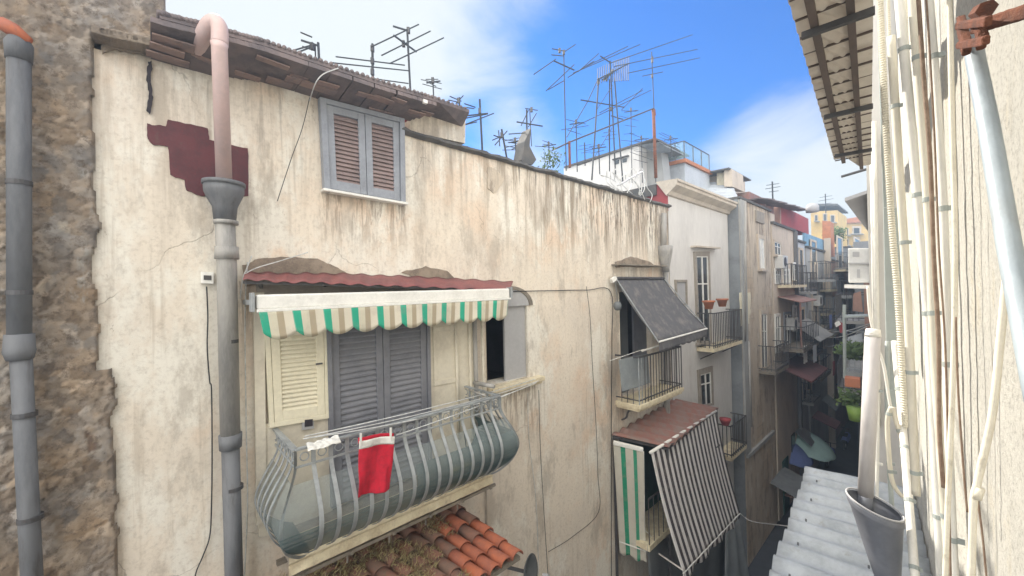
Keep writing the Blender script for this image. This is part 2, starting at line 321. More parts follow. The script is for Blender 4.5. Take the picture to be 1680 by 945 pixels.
# ------------------------------------------------------------------ mesh builder
class Q:
    """bilinear patch from four corners, w outward"""
    def __init__(s, tl, tr, bl, br, n): s.c = (tl, tr, bl, br); s.n = n
    def p(s, u, v, w=0.):
        tl, tr, bl, br = s.c
        return (tl * (1 - u) + tr * u) * (1 - v) + (bl * (1 - u) + br * u) * v + s.n * w
    def sub(s, u0, u1, v0, v1, w=0.): return Q(s.p(u0, v0, w), s.p(u1, v0, w), s.p(u0, v1, w), s.p(u1, v1, w), s.n)
    def wid(s): return (s.c[1] - s.c[0]).length
    def hei(s): return (s.c[2] - s.c[0]).length
def QA(tl, tr, bl, br, o=0): return Q(A(*tl, o), A(*tr, o), A(*bl, o), A(*br, o), NA)
class MB:
    def __init__(s): s.v = []; s.f = []; s.uv = []; s.col = None
    def add(s, vs, fs, uvs=None):
        k = len(s.v); s.v += [Vector(v) for v in vs]; s.f += [tuple(i + k for i in f) for f in fs]; s.uv += uvs or [(0, 0)] * len(vs); return s
    def box8(s, p):      # p: 4 bottom/front then 4 back
        return s.add(p, [(0, 1, 2, 3), (7, 6, 5, 4), (0, 4, 5, 1), (1, 5, 6, 2), (2, 6, 7, 3), (3, 7, 4, 0)])
    def q(s, Q_, u0, u1, v0, v1, w0, w1):
        return s.box8([Q_.p(u0, v0, w1), Q_.p(u0, v1, w1), Q_.p(u1, v1, w1), Q_.p(u1, v0, w1), Q_.p(u0, v0, w0), Q_.p(u0, v1, w0), Q_.p(u1, v1, w0), Q_.p(u1, v0, w0)])
    def a(s, s0, s1, o0, o1, z0, z1, fn=FA):
        return s.box8([fn(s0, o1, z1), fn(s0, o1, z0), fn(s1, o1, z0), fn(s1, o1, z1), fn(s0, o0, z1), fn(s0, o0, z0), fn(s1, o0, z0), fn(s1, o0, z1)])
    def beam(s, p0, p1, w, h, up=Vector((0, 0, 1))):
        d = (p1 - p0).normalized(); x = d.cross(up)
        if x.length < 1e-4: x = d.cross(Vector((1, 0, 0)))
        x.normalize(); y = x.cross(d).normalized(); x *= w / 2; y *= h / 2
        return s.box8([p0 - x + y, p0 - x - y, p0 + x - y, p0 + x + y, p1 - x + y, p1 - x - y, p1 + x - y, p1 + x + y])
    def tube(s, pts, r, n=10, cap=True):
        pts = [Vector(p) for p in pts]; k = len(pts); rs = r if isinstance(r, (list, tuple)) else [r] * k
        vs = []; x = None
        for i, p in enumerate(pts):
            d = (pts[min(i + 1, k - 1)] - pts[max(i - 1, 0)]).normalized()
            if x is None: x = d.cross(Vector((0.3, 0.9, 0.1))).normalized()
            x = (x - d * x.dot(d)).normalized(); y = d.cross(x)
            vs += [p + (x * math.cos(2 * math.pi * j / n) + y * math.sin(2 * math.pi * j / n)) * rs[i] for j in range(n)]
        fs = [(i * n + j, i * n + (j + 1) % n, (i + 1) * n + (j + 1) % n, (i + 1) * n + j) for i in range(k - 1) for j in range(n)]
        if cap: fs += [tuple(range(n))[::-1], tuple((k - 1) * n + j for j in range(n))]
        return s.add(vs, fs)
    def surf(s, fn, nu, nv, th=0., n=None):
        """sheet fn(u,v)->Vector; th gives it thickness along n"""
        vs = []; uv = []
        for j in range(nv + 1):
            for i in range(nu + 1): vs.append(fn(i / nu, j / nv)); uv.append((i / nu, j / nv))
        w = nu + 1; fs = [(j * w + i, (j + 1) * w + i, (j + 1) * w + i + 1, j * w + i + 1) for j in range(nv) for i in range(nu)]
        if th:
            k = len(vs); vs2 = [v - n * th for v in vs]; fs2 = [tuple(i + k for i in f[::-1]) for f in fs]
            e = []
            for i in range(nu): e += [(i, i + 1, i + 1 + k, i + k), (nv * w + i + 1, nv * w + i, nv * w + i + k, nv * w + i + 1 + k)]
            for j in range(nv): e += [((j + 1) * w, j * w, j * w + k, (j + 1) * w + k), (j * w + nu, (j + 1) * w + nu, (j + 1) * w + nu + k, j * w + nu + k)]
            return s.add(vs + vs2, fs + fs2 + e, uv + uv)
        return s.add(vs, fs, uv)
    def prism(s, poly, d):
        """closed polygon (list of points) extruded by vector d"""
        k = len(poly); return s.add(list(poly) + [p + d for p in poly], [tuple(range(k)), tuple(range(k, 2 * k))[::-1]] + [(i, i + k, (i + 1) % k + k, (i + 1) % k) for i in range(k)])
    def build(s, name, m, parent=None, smooth=False, bevel=0, loc=None, sub=0):
        org = parent['_o'] if parent is not None else (loc if loc is not None else s.v[0])
        org = Vector(org)
        me = bpy.data.meshes.new(name); me.from_pydata([v - org for v in s.v], [], s.f); me.validate()
        if any(u != (0, 0) for u in s.uv):
            ul = me.uv_layers.new(name="UVMap")
            for lp in me.loops: ul.data[lp.index].uv = s.uv[lp.vertex_index]
        if s.col:
            ca = me.color_attributes.new('tint', 'FLOAT_COLOR', 'POINT')
            for i, c in enumerate(s.col): ca.data[i].color = c
        me.materials.append(M[m] if isinstance(m, str) else m)
        if smooth:
            for p in me.polygons: p.use_smooth = True
        import bmesh
        bm = bmesh.new(); bm.from_mesh(me); bmesh.ops.recalc_face_normals(bm, faces=bm.faces); bm.to_mesh(me); bm.free()
        o = bpy.data.objects.new(name, me); COL.objects.link(o); o['_o'] = tuple(org)
        if parent is not None: o.parent = parent
        else: o.location = org
        if bevel: b = o.modifiers.new('b', 'BEVEL'); b.width = bevel; b.segments = 2; b.limit_method = 'ANGLE'
        if sub: b = o.modifiers.new('s', 'SUBSURF'); b.levels = sub; b.render_levels = sub
        return o
def tag(o, label, cat, group=None):
    o['label'] = label; o['category'] = cat
    if group: o['group'] = group
    return o
def thing(name, label, cat, loc, group=None):
    o = bpy.data.objects.new(name, None); COL.objects.link(o); o.location = loc; o['_o'] = tuple(loc); o.empty_display_size = .1
    return tag(o, label, cat, group)
def struct(o): o['kind'] = 'structure'; return o
def lerp(a, b, t): return a + (b - a) * t
def arc(pts, n):
    """smooth Catmull-Rom through control points"""
    P = [pts[0]] + list(pts) + [pts[-1]]; out = []
    for i in range(1, len(P) - 2):
        for k in range(n):
            t = k / n; a, b, c, d = P[i - 1:i + 3]
            out.append(.5 * ((2 * b) + (c - a) * t + (2 * a - 5 * b + 4 * c - d) * t * t + (3 * b - a - 3 * c + d) * t ** 3))
    out.append(P[-2]); return out

# ------------------------------------------------------------------ ground
g = MB(); g.add([(-300, -300, 0), (300, -300, 0), (300, 400, 0), (-300, 400, 0)], [(0, 1, 2, 3)]); struct(g.build('ground', 'asphalt', loc=(0, 0, 0)))
g = MB()
def st(u, v): s = lerp(-6, 70, v); return FA(s, lerp(.2, 5.6, u) - 0.03 * max(0, s) * u, .006 + .02 * (1 - (2 * u - 1) ** 2))
g.surf(st, 8, 60); struct(g.build('street_paving', 'asphalt', loc=FA(0, 2, 0), smooth=True))

# ------------------------------------------------------------------ plaster building (opposite facade)
S0, S1, ZT = -.62, 10.62, 12.22
PB = thing('plaster_building', 'cream stained plaster building with the bulging balcony, opposite', 'building', FA(5, -3, 0))
def wall_grid(mb, s0, s1, z0, z1, holes, o=0., amp=.008, step=.12, depth=.3, zf=6.0):
    ss = set(); zs = set()
    def fill(a, b, st_):
        n = max(1, int(round((b - a) / st_))); return [a + (b - a) * i / n for i in range(n + 1)]
    bs = sorted({s0, s1, *[h[0] for h in holes], *[h[1] for h in holes]}); bz = sorted({z0, z1, *([zf] if z0 < zf < z1 else []), *[h[2] for h in holes], *[h[3] for h in holes]})
    for a, b in zip(bs, bs[1:]): ss |= set(round(x, 5) for x in fill(a, b, step))
    for a, b in zip(bz, bz[1:]): zs |= set(round(x, 5) for x in fill(a, b, step if a >= zf else 1.))
    ss = sorted(ss); zs = sorted(zs); idx = {}
    vs = []; fs = []
    for j, z in enumerate(zs):
        for i, s in enumerate(ss):
            p = FA(s, o, z); e = mn.noise(p * 1.3) * amp + mn.noise(p * 5) * amp * .4
            vs.append(FA(s, o + e, z))
    w = len(ss)
    for j in range(len(zs) - 1):
        for i in range(w - 1):
            cs, cz = (ss[i] + ss[i + 1]) / 2, (zs[j] + zs[j + 1]) / 2
            if any(h[0] < cs < h[1] and h[2] < cz < h[3] for h in holes): continue
            fs.append((j * w + i, j * w + i + 1, (j + 1) * w + i + 1, (j + 1) * w + i))
    mb.add(vs, fs)
    for h in holes:
        a, b, c, d = h[:4]; r = [(a, c), (b, c), (b, d), (a, d)]
        for k in range(4):
            p, q = r[k], r[(k + 1) % 4]
            mb.add([FA(p[0], o + .012, p[1]), FA(q[0], o + .012, q[1]), FA(q[0], o - depth, q[1]), FA(p[0], o - depth, p[1])], [(0, 1, 2, 3)])
w = MB()
NICHE = (4.02, 4.97, 8.44, 9.85)
DOOR2 = (8.02, 9.55, 7.46, 9.9)
wall_grid(w, S0, S1, 0, ZT, [NICHE, DOOR2])
w.a(S1 - .02, S1, -8, -.02, 0, ZT); w.a(S0, S1, -8, -7.9, 0, ZT)
w.a(-.3, 2.62, -.3, -.012, ZT - .1, 12.62); w.build('wall', 'plaster', PB, smooth=False)
w = MB(); w.a(S0, S1 - .03, -7.9, -.02, ZT - .35, ZT - .25); w.build('roof_deck', 'bitumen', PB)
# coping along the parapet, uneven
def cop(u, v):
    s = lerp(2.55, S1 + .06, u); e = mn.noise(Vector((s * 2.2, 0, 3))) * .05 + mn.noise(Vector((s * 9, v * 3, 3))) * .02
    prof = [(-.34, -.02), (-.33, .06), (-.1, .095), (.07 + e, .055), (.09 + e, .01), (.02, -.02)]
    k = min(4, int(v * 5)); t = v * 5 - k; a = lerp(prof[k][0], prof[k + 1][0], t); b = lerp(prof[k][1], prof[k + 1][1], t)
    return FA(s, a, ZT + b + e * .4)
w = MB(); w.surf(cop, 150, 5); w.build('parapet_coping', 'bitumen', PB)
# dark interiors behind the openings
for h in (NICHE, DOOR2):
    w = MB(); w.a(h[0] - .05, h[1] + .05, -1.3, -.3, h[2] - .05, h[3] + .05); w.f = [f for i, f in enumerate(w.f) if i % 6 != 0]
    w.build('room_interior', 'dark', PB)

def shutter(par, q, leaves=2, mf='shut', ml='shut', ns=22, split=None, fr=.07, depth=.045, name='shutter'):
    """louvred leaves with stiles, rails and slats"""
    for k in range(leaves):
        g = .004 / q.wid()
        l = q.sub(k / leaves + g, (k + 1) / leaves - g, 0, 1, 0); fu = fr / l.wid(); fv = fr / l.hei()
        m = MB(); m.q(l, 0, fu, 0, 1, 0, depth); m.q(l, 1 - fu, 1, 0, 1, 0, depth); m.q(l, fu, 1 - fu, 0, fv, 0, depth - .002); m.q(l, fu, 1 - fu, 1 - fv * 1.3, 1, 0, depth - .002)
        zones = [(fv, 1 - fv * 1.3)]
        if split: m.q(l, fu, 1 - fu, split - fv * .7, split + fv * .7, 0, depth - .002); zones = [(fv, split - fv * .7), (split + fv * .7, 1 - fv * 1.3)]
        f = m.build(name + '_leaf', mf, par, bevel=.003)
        m = MB()
        for (a, b) in zones:
            n = max(3, int(round(ns * (b - a)))); st_ = (b - a) / n
            for i in range(n):
                v0 = a + i * st_; v1 = v0 + st_ * .95; t = st_ * .28; jit = random.uniform(-.06, .06) * st_
                m.box8([l.p(fu, v1 + jit, depth * .82), l.p(fu, v1 + t + jit, depth * .82), l.p(1 - fu, v1 + t, depth * .82), l.p(1 - fu, v1, depth * .82),
                        l.p(fu, v0 + jit, .006), l.p(fu, v0 + t + jit, .006), l.p(1 - fu, v0 + t, .006), l.p(1 - fu, v0, .006)])
        m.q(l, fu, 1 - fu, fv, 1 - fv * 1.3, 0, .004)
        m.build('louvres', ml, f)

# upper shuttered window
q = QA((521, 163), (659, 198), (529, 316), (661, 338), .01)
w = MB(); t = .07 / q.wid(); t2 = .06 / q.hei()
w.q(q, 0, t, 0, 1, 0, .09); w.q(q, 1 - t, 1, 0, 1, 0, .09); w.q(q, t, 1 - t, 0, t2, 0, .088)
wf = w.build('window_frame', 'frameblue', PB, bevel=.004)
w = MB(); w.q(q, -.02, 1.02, .972, 1.0, 0, .12); w.build('window_sill', 'white', wf, bevel=.006)
shutter(PB, q.sub(t, 1 - t, t2, .955, .012), 2, 'frameblue', 'louv', 20, None, .085, .05, 'window_shutter')

# maroon stepped patch of primer
pp = [(241, 203), (272, 207), (275, 196), (341, 210), (344, 229), (407, 244), (408, 322), (330, 321), (305, 312), (303, 295), (279, 287), (276, 240), (250, 237), (242, 228)]
def rounded(pp, r=3):
    out = []
    n = len(pp)
    for i, p in enumerate(pp):
        a, c = pp[i - 1], pp[(i + 1) % n]
        for t_, q_ in ((1, a), (0, c)):
            d = math.hypot(q_[0] - p[0], q_[1] - p[1]); k = min(r, d * .4) / d
            out.append((p[0] + (q_[0] - p[0]) * k, p[1] + (q_[1] - p[1]) * k))
    return out
# damp black holes / repairs on the wall, with an edge of their own
def patch(pts, mname, o=.02, name='damp_patch', par=PB, th=.02, jag=2.2, n=5):
    P = []
    for i, p in enumerate(pts):
        q_ = pts[(i + 1) % len(pts)]
        for k in range(n):
            t = k / n; x = lerp(p[0], q_[0], t); y = lerp(p[1], q_[1], t)
            P.append((x + jag * mn.noise(Vector((x * .12, y * .12, 1))), y + jag * mn.noise(Vector((x * .12, y * .12, 7)))))
    w = MB(); w.prism([A(x, y, o) for x, y in P], -NA * th); return w.build(name, mname, par)
M['brickdamp'] = mat('damp_exposed_mortar', (.33, .27, .21), (.19, .155, .125), 6, .95, dirt=.5, bump=.9, bd=.015)
patch(pp, 'maroon', .012, 'primer_patch', th=.03, jag=1.6, n=7)
patch([(398, 436), (425, 424), (470, 421), (520, 424), (548, 436), (575, 452), (560, 466), (480, 462), (402, 470)], 'brickdamp')
patch([(660, 446), (700, 438), (735, 444), (750, 462), (690, 462)], 'brickdamp', .018)
patch([(1010, 430), (1035, 421), (1062, 428), (1080, 438), (1012, 438)], 'brickdamp', .022)
patch([(800, 274), (812, 276), (826, 290), (824, 304), (810, 316), (800, 308)], 'tuff', .016, 'bare_stone_patch')
patch([(243, 100), (249, 99), (248, 130), (251, 160), (246, 188), (241, 180), (244, 150), (240, 125)], 'dark', .02, 'wall_crack', th=.03, jag=3)
patch([(168, 88), (188, 80), (207, 84), (262, 96), (300, 104), (345, 118), (345, 100), (262, 78), (168, 62)], 'brickdamp', .03, 'eroded_band', jag=3)
# fine iron ledge with damp above the second window, hooks
w = MB(); w.beam(A(1010, 434, .12), A(1088, 437, .12), .24, .03, Vector((0, 0, 1))); w.build('hood_slab', 'slabdk', PB)

# ---- the old timber eave over the left half of the wall
EV = [(262, 30), (300, 40), (350, 52), (400, 66), (440, 77), (500, 98), (560, 118), (620, 138), (680, 156), (720, 168), (770, 185)]
WL = [(262, 92), (300, 103), (350, 117), (400, 124), (440, 130), (480, 141), (520, 155), (560, 166), (620, 182), (652, 197), (700, 180)]
def evp(i, o): return A(*EV[i], o)
outs = [.5, .5, .5, .52, .55, .55, .55, .55, .5, .4, .14]
back = [A(WL[i][0], WL[i][1], .0) for i in range(11)]
w = MB()
top = [A(EV[i][0], EV[i][1], outs[i]) for i in range(11)]
ins = []
for i in range(11):
    p = top[i]; s = p.dot(DA); zz = p.z
    ins.append(FA(s, -.06, max(back[min(i, 8)].z if i < 9 else 12.5, 12.28) + (.12 if i > 8 else 0)))
for i in range(10):
    a, b, c, d = top[i], top[i + 1], ins[i + 1], ins[i]; u = Vector((0, 0, .05))
    w.box8([a + u, a, b, b + u, d + u, d, c, c + u])
roof = w.build('eave', 'timber', PB)
w = MB()     # clay boards and battens showing under the eave
for i in range(46):
    u = i / 46 * 9.2; k = int(u); t = u - k
    if k > 8: break
    a = top[k].lerp(top[k + 1], t); d = ins[k].lerp(ins[k + 1], t)
    w.beam(a + Vector((0, 0, -.03)), d + Vector((0, 0, -.03)), .07 if i % 3 else .12, .05)
w.build('rafters', 'timber', roof)
w = MB()
for i in range(18):
    k = random.randrange(0, 9); t = random.random(); f = random.uniform(.12, .8)
    a = top[k].lerp(top[k + 1], t); d = ins[k].lerp(ins[k + 1], t); c = a.lerp(d, f) - Vector((0, 0, .06 + random.random() * .02))
    w.beam(c - DA * random.uniform(.08, .2), c + DA * random.uniform(.08, .2) + Vector((0, 0, random.uniform(-.02, .02))), random.uniform(.08, .17), .014)
w.build('loose_boards', 'eaveclay', roof)
w = MB()     # tile verge on top of the eave: ragged row of tiles
for i in range(70):
    u = i / 70 * 10; k = min(9, int(u)); t = u - k
    a = top[k].lerp(top[k + 1], t); d = ins[k].lerp(ins[k + 1], t); e = (a - d).normalized()
    w.tube([a + e * random.uniform(.0, .012) + Vector((0, 0, .05)), d + Vector((0, 0, .13))], .022, 8)
w.build('roof_tiles', 'timber', roof, smooth=True)
for x, y in ((593, 131), (632, 144), (664, 155), (697, 167)):   # white fixings along the eave
    w = MB(); p = A(x, y, .47); w.box8([p + DA * a * .03 + NA * c * .02 + Vector((0, 0, b * .022)) for c in (1, -1) for a, b in ((-1, 1), (-1, -1), (1, -1), (1, 1))]); w.build('bracket_tip', 'white', roof)
w = MB(); w.tube(arc([A(555, 112, .56), A(530, 122, .55), A(517, 138, .5), A(508, 165, .1)], 6), .006, 6); w.build('conduit', 'rope', roof)
# attic wall behind the parapet at the end of the eave
w = MB()
aw = [A(672, 196, -.05), A(703, 176, -.05), A(764, 188, -.05), A(763, 235, -.05), A(672, 215, -.05)]
w.prism(aw, -NA * 2.0); w.build('attic_wall', 'plaster', PB)
w = MB(); a, b = A(762, 184, .1), A(700, 166, .1); w.prism([a, b, b + Vector((0, 0, .06)), a + Vector((0, 0, .06))], -NA * 2.2); w.build('attic_roof', 'crimson', PB)
a = A(262, 30, .5); w = MB()   # roof body behind the eave
z1 = 12.5
w.prism([FA(-.2, -.1, 12.3), FA(-.2, -3.5, 13.1), FA(-.2, -7, 12.2), FA(-.2, -7, 12.0), FA(-.2, -.1, 12.0)], DA * 3.2); w.build('roof', 'redsheet', PB)

# ---- stone building at far left
SB = thing('stone_building', 'tall rubble stone building at the left edge, bare weathered masonry', 'building', FA(-3, -3, 0))
def stone_wall():
    m = MB(); m.col = []
    du = .016; s_lo, s_hi, z_lo, z_hi = -1.7, .16, 6.2, 13.6
    nu = int((s_hi - s_lo) / du); nv = int((z_hi - z_lo) / du)
    def edge(z): # right boundary of the bare stone
        base = -.355 + .09 * max(0, (8.9 - z)) * 0 + .045 * mn.noise(Vector((0, 0, z * 2.1))) + .03 * mn.noise(Vector((5, 0, z * 7)))
        if z < 9.4: base += .10
        if z > 12.36: base = .13 + .03 * mn.noise(Vector((0, 2, z * 5)))
        return base
    idx = {}
    for j in range(nv + 1):
        z = z_lo + j * du
        for i in range(nu + 1):
            s = s_lo + i * du
            if s > edge(z) + du: continue
            p = Vector((s * 12.5 + mn.fractal(Vector((s * 5, z * 5, 0)), .9, 2, 3) * .7, z * 9.5 + mn.fractal(Vector((s * 5, z * 5, 9)), .9, 2, 3) * .6, 0))
            d, pts = mn.voronoi(p)[:2]
            e = d[1] - d[0]; h = min(1, e * 3.2) ** .5
            c = pts[0]; r = mn.noise(c * 3.7) ; r2 = mn.noise(c * 5.1 + Vector((9, 9, 9)))
            er = max(0, min(1, (mn.fractal(Vector((s * 1.8, z * 1.8, 4)), 1, 2, 4) + .32) * 1.5))
            hh = (h * (.022 + .02 * r) * (1 - .7 * er) + mn.fractal(Vector((s * 26, z * 16, 0)), .8, 2, 4) * .013 + mn.noise(Vector((s * 2, z * 2, 0))) * .02)
            if s > edge(z): hh = -.07
            idx[(i, j)] = len(m.v); m.v.append(FA(s, .06 + hh, z)); m.uv.append((0, 0))
            b = .52 + r * .6; mo = -(1 - h) * .8 * (1 - er)
            m.col.append((min(1, b + .05 + r2 * .1 + mo * .12), b + mo * .12, max(0, b - .04 - r2 * .12 + mo * .10), 1))
    for (i, j), a in idx.items():
        b, c, d = idx.get((i + 1, j)), idx.get((i + 1, j + 1)), idx.get((i, j + 1))
        if None not in (b, c, d): m.f.append((a, b, c, d))
    return m
stone_wall().build('wall', 'rubble', SB, smooth=True)
w = MB(); w.a(-6, -1.68, -8, .05, 0, 17); w.a(-1.7, -.45, -8, -.05, 0, 12.35); w.a(-1.7, .02, -8, -.03, 12.35, 17); w.a(-1.69, -.30, .01, .04, 0, 6.22); w.a(-1.68, .1, .001, .045, 13.5, 17)
w.build('masonry_core', 'rubble', SB)
w = MB()    # projecting ledge where the taller stone wall oversails the plaster
for i in range(9):
    x = lerp(168, 258, i / 8.5); p = A(x, 60 + (x - 168) * .2, .1); w.box8([p + DA * a * .06 + NA * c * .1 + Vector((0, 0, b * .035)) for c in (1, -1) for a, b in ((-1, 1), (-1, -1), (1, -1), (1, 1))])
w.build('stone_ledge', 'brickdamp', SB, bevel=.01)

# ------------------------------------------------------------------ pipes on the opposite wall
dp = thing('drainpipe', 'thick dark grey drainpipe with a collar on the rubble wall, leftmost', 'drainpipe', A(50, 940, .2)); dp_name0 = dp.name
w = MB(); w.tube([A(31, 72, .2), A(32, 575, .2)], .064, 20); w.build('upper_pipe', 'lead', dp, smooth=True)
w = MB(); w.tube([A(34, 575, .2), A(60, 1100, .2)], .058, 20); w.build('lower_pipe', 'lead', dp, smooth=True)
w = MB(); w.tube([A(32, 548, .2), A(32, 572, .2), A(32, 576, .2), A(33, 590, .2)], [.078, .082, .086, .07], 20); w.build('collar', 'lead', dp, smooth=True)
w = MB(); w.tube([A(31, 100, .2), A(31, 72, .2), A(31, 60, .2)], [.070, .076, .05], 20); w.build('top_collar', 'lead', dp, smooth=True)
w = MB(); w.tube([A(2, 38, .2), A(20, 48, .22), A(48, 68, .24)], [.05, .055, .03], 10); tag(w.build('broken_roof_tile', 'tileA', loc=A(20, 50, .2), smooth=True), 'broken orange tile lying on top of the leftmost drainpipe', 'tile')
dp = thing('drainpipe', 'pink plastic pipe dropping into a grey drainpipe beside the maroon patch', 'drainpipe', A(380, 940, .16))
w = MB(); w.tube(arc([A(322, 82, .2), A(334, 58, .48), A(343, 42, .58), A(353, 36, .63), A(360, 46, .66), A(360.5, 72, .66)], 6), .066, 18); w.build('elbow', 'pink', dp, smooth=True)
w = MB(); w.tube([A(360, 72, .66), A(360, 78, .66), A(368, 303, .20)], [.068, .062, .068], 18); w.build('pink_pipe', 'pink', dp, smooth=True)
w = MB(); w.tube([A(367.5, 303, .17), A(368, 316, .17), A(368, 324, .17), A(369, 340, .17), A(369, 364, .17)], [.172, .168, .15, .105, .092], 20); w.tube([A(367.5, 299, .17), A(367.5, 305, .17)], .182, 20)
w.build('rainwater_head', 'lead', dp, smooth=True)
w = MB(); w.tube([A(369, 358, .17), A(372, 428, .17), A(378, 715, .17)], .085, 18); w.tube([A(371, 362, .17), A(371, 368, .17)], .105, 18); w.tube([A(372, 405, .17), A(372.4, 425, .17)], [.10, .105], 18); w.build('middle_pipe', 'leadlt', dp, smooth=True)
w = MB(); w.tube([A(378, 722, .17), A(388, 1100, .17)], .077, 18); w.tube([A(378, 712, .17), A(378.4, 735, .17)], [.1, .095], 18); w.build('lower_pipe', 'lead', dp, smooth=True)
for par, pts_, r_ in ((COL.objects[dp_name0], ((31.5, 300), (32, 480), (40, 680), (50, 850)), .066), (dp, ((375, 560), (383, 800)), .08)):
    for (x, y) in pts_:
        o_ = .2 if par is not dp else (.44 if y < 200 else .17)
        c = A(x, y, o_); w = MB(); w.tube([c + Vector((0, 0, .018)), c - Vector((0, 0, .018))], r_ * 1.06, 18); w.beam(c - NA * (r_ * .8), c - NA * (o_ - .01), .03, .03); w.build('strap', 'irondk', par, smooth=False)
def wire(label, pts, r=.006, m='black', name='cable', cat='cable', grp=None):
    w = MB(); w.tube(arc(pts, 6), r, 6); return tag(w.build(name, m, loc=pts[0], smooth=True), label, cat, grp)
wire('thin black cable hanging from the socket box down the plaster', [A(x, y, .03) for x, y in ((339, 470), (341, 520), (340, 570), (344, 625), (347, 640), (348, 740), (347, 830), (344, 880), (333, 912), (322, 938), (318, 960))], .006)
sb = thing('socket_box', 'small white socket box on the plaster left of the grey drainpipe', 'socket box', A(339, 466, .02))
q = QA((329, 446), (350, 447), (329, 465), (350, 466), .01); w = MB(); w.q(q, 0, 1, 0, 1, 0, .05); w.build('box', 'white', sb, bevel=.006)
w = MB(); w.q(q, .2, .8, .3, .7, .045, .056); w.build('cover', 'irondk', sb)
# right drainpipe with capital between the plaster and white houses
dp = thing('drainpipe', 'pale drainpipe with a flared head between plaster and white houses', 'drainpipe', A(1090, 600, .1))
w = MB(); w.tube([A(1089, 350, .12), A(1089, 408, .12)], .07, 14); w.tube([A(1092, 432, .12), A(1098, 1000, .12)], .075, 14); w.build('pipe', 'leadlt', dp, smooth=True)
w = MB(); w.tube([A(1091, 404, .12), A(1091, 414, .12), A(1092, 440, .12), A(1092, 446, .12)], [.2, .19, .1, .095], 16); w.build('rainwater_head', 'leadlt', dp, smooth=True)
wire('dark cable running across the plaster right of the niche and down', [A(x, y, .03) for x, y in ((842, 478), (900, 477), (962, 476), (1002, 479), (1004, 560), (1003, 700), (1003, 960))], .008)
wire('thin dark wire looping down the plaster below the wire bundle', [A(x, y, .025) for x, y in ((962, 470), (968, 520), (972, 600), (978, 700), (981, 780), (982, 840), (940, 880), (900, 905))], .005)
wire('vertical wire down the plaster below the niche ledge', [A(x, y, .025) for x, y in ((884, 640), (886, 720), (890, 800), (900, 960))], .005)
wire('pale vertical wire just right of the balcony', [A(x, y, .02) for x, y in ((866, 645), (868, 720), (880, 830), (884, 960))], .006, 'rope')
wire('pale wire down the wall left of the bulging balcony', [A(x, y, .03) for x, y in ((406, 430), (402, 520), (404, 700), (406, 830), (400, 960))], .006, 'rope')
wire('white wire tied from the drainpipe to the awning roof', [A(x, y, .12) for x, y in ((400, 451), (420, 440), (460, 428), (505, 414))], .006, 'rope')
wire('white wire crossing above the awning beside the drainpipe', [A(x, y, .12) for x, y in ((413, 420), (405, 440), (398, 458), (394, 490))], .006, 'rope')
wire('thin wire hanging from the eave beside the shuttered window', [A(x, y, .06) for x, y in ((508, 160), (496, 210), (478, 260), (455, 330))], .004)

# ------------------------------------------------------------------ first balcony: panels, door, railing
BAY = PB
q = QA((414, 480), (432, 480), (420, 860), (436, 850), .02)
w = MB(); w.q(q, 0, 1, 0, 1, 0, .05); w.build('cream_pilaster', 'creamdk', PB)
q = QA((432, 540), (536, 534), (440, 700), (538, 684), .02)   # cream shuttered window
fr = MB(); tu = .05 / q.wid(); fr.q(q, 0, 1, 0, 1, 0, .02); fr.q(q, 0, tu, 0, 1, 0, .07); fr.q(q, 1 - tu, 1, 0, 1, 0, .07); fr.q(q, tu, 1 - tu, .95, 1, 0, .068)
cf = fr.build('cream_window_frame', 'cream', PB, bevel=.004)
shutter(PB, q.sub(tu, 1 - tu, 0, .95, .02), 1, 'cream', 'cream', 21, None, .085, .045, 'cream_shutter')
w = MB(); c = A(523, 597, .1); w.beam(c - DA * .03, c + DA * .04, .02, .018); w.build('latch', 'irondk', cf)
q = QA((424, 696), (540, 680), (424, 880), (545, 850), .02)
w = MB(); w.q(q, 0, 1, 0, 1, 0, .03); w.build('cream_panel', 'creamdk', PB)
q = QA((495, 684), (514, 682), (495, 705), (514, 702), .055); w = MB(); w.q(q, 0, 1, 0, 1, 0, .03); oo = w.build('vent_plate', 'panelgrey', PB, bevel=.004)
w = MB(); w.q(q, .18, .88, .2, .75, .03, .04); w.build('vent_opening', 'dark', oo, bevel=.004)
q = QA((539, 505), (696, 498), (548, 828), (700, 770), .03)   # grey door
w = MB(); tu = .05 / q.wid(); w.q(q, -tu, 0, 0, 1, 0, .075); w.q(q, 1, 1 + tu, 0, 1, 0, .075); w.q(q, -tu, 1 + tu, -.03, 0, 0, .075); w.build('door_frame', 'shut', PB)
shutter(PB, q, 2, 'shut', 'shut', 34, .66, .09, .05, 'door_shutter')
q = QA((696, 500), (775, 496), (702, 770), (782, 742), .02)   # stained cream leaf beside the door
w = MB(); w.q(q, 0, 1, 0, 1, 0, .04); w.q(q, .12, .62, .14, .17, .04, .055); w.q(q, .12, .62, .47, .5, .04, .055); w.q(q, .12, .17, .17, .47, .04, .054); w.q(q, .57, .62, .17, .47, .04, .054)
w.build('cream_door_leaf', 'creamdk', PB, bevel=.003)
for x in (747, 769, 778, 790):   # narrow pipes and mouldings beside the niche
    w = MB(); w.tube([A(x, 515, .08), A(x + 6, 720, .08)], .022 if x != 778 else .035, 10); w.build('narrow_pipe', 'creamdk' if x != 778 else 'leadlt', PB, smooth=True)
w = MB(); w.a(NICHE[0] + .44, NICHE[1] - .01, -.07, -.03, NICHE[2], NICHE[3]); w.build('niche_panel', 'panelgrey', PB)
w = MB()      # arched head of the niche
cx = (NICHE[0] + NICHE[1]) / 2 + .05; R_ = .48
def archp(u, v): a = math.pi * (1 - u); r = R_ + .0 + v * .09; return FA(cx + r * math.cos(a), .03, 9.72 + r * math.sin(a) * .62)
w.surf(archp, 24, 1, .04, NA); w.build('niche_arch', 'slabdk', PB)
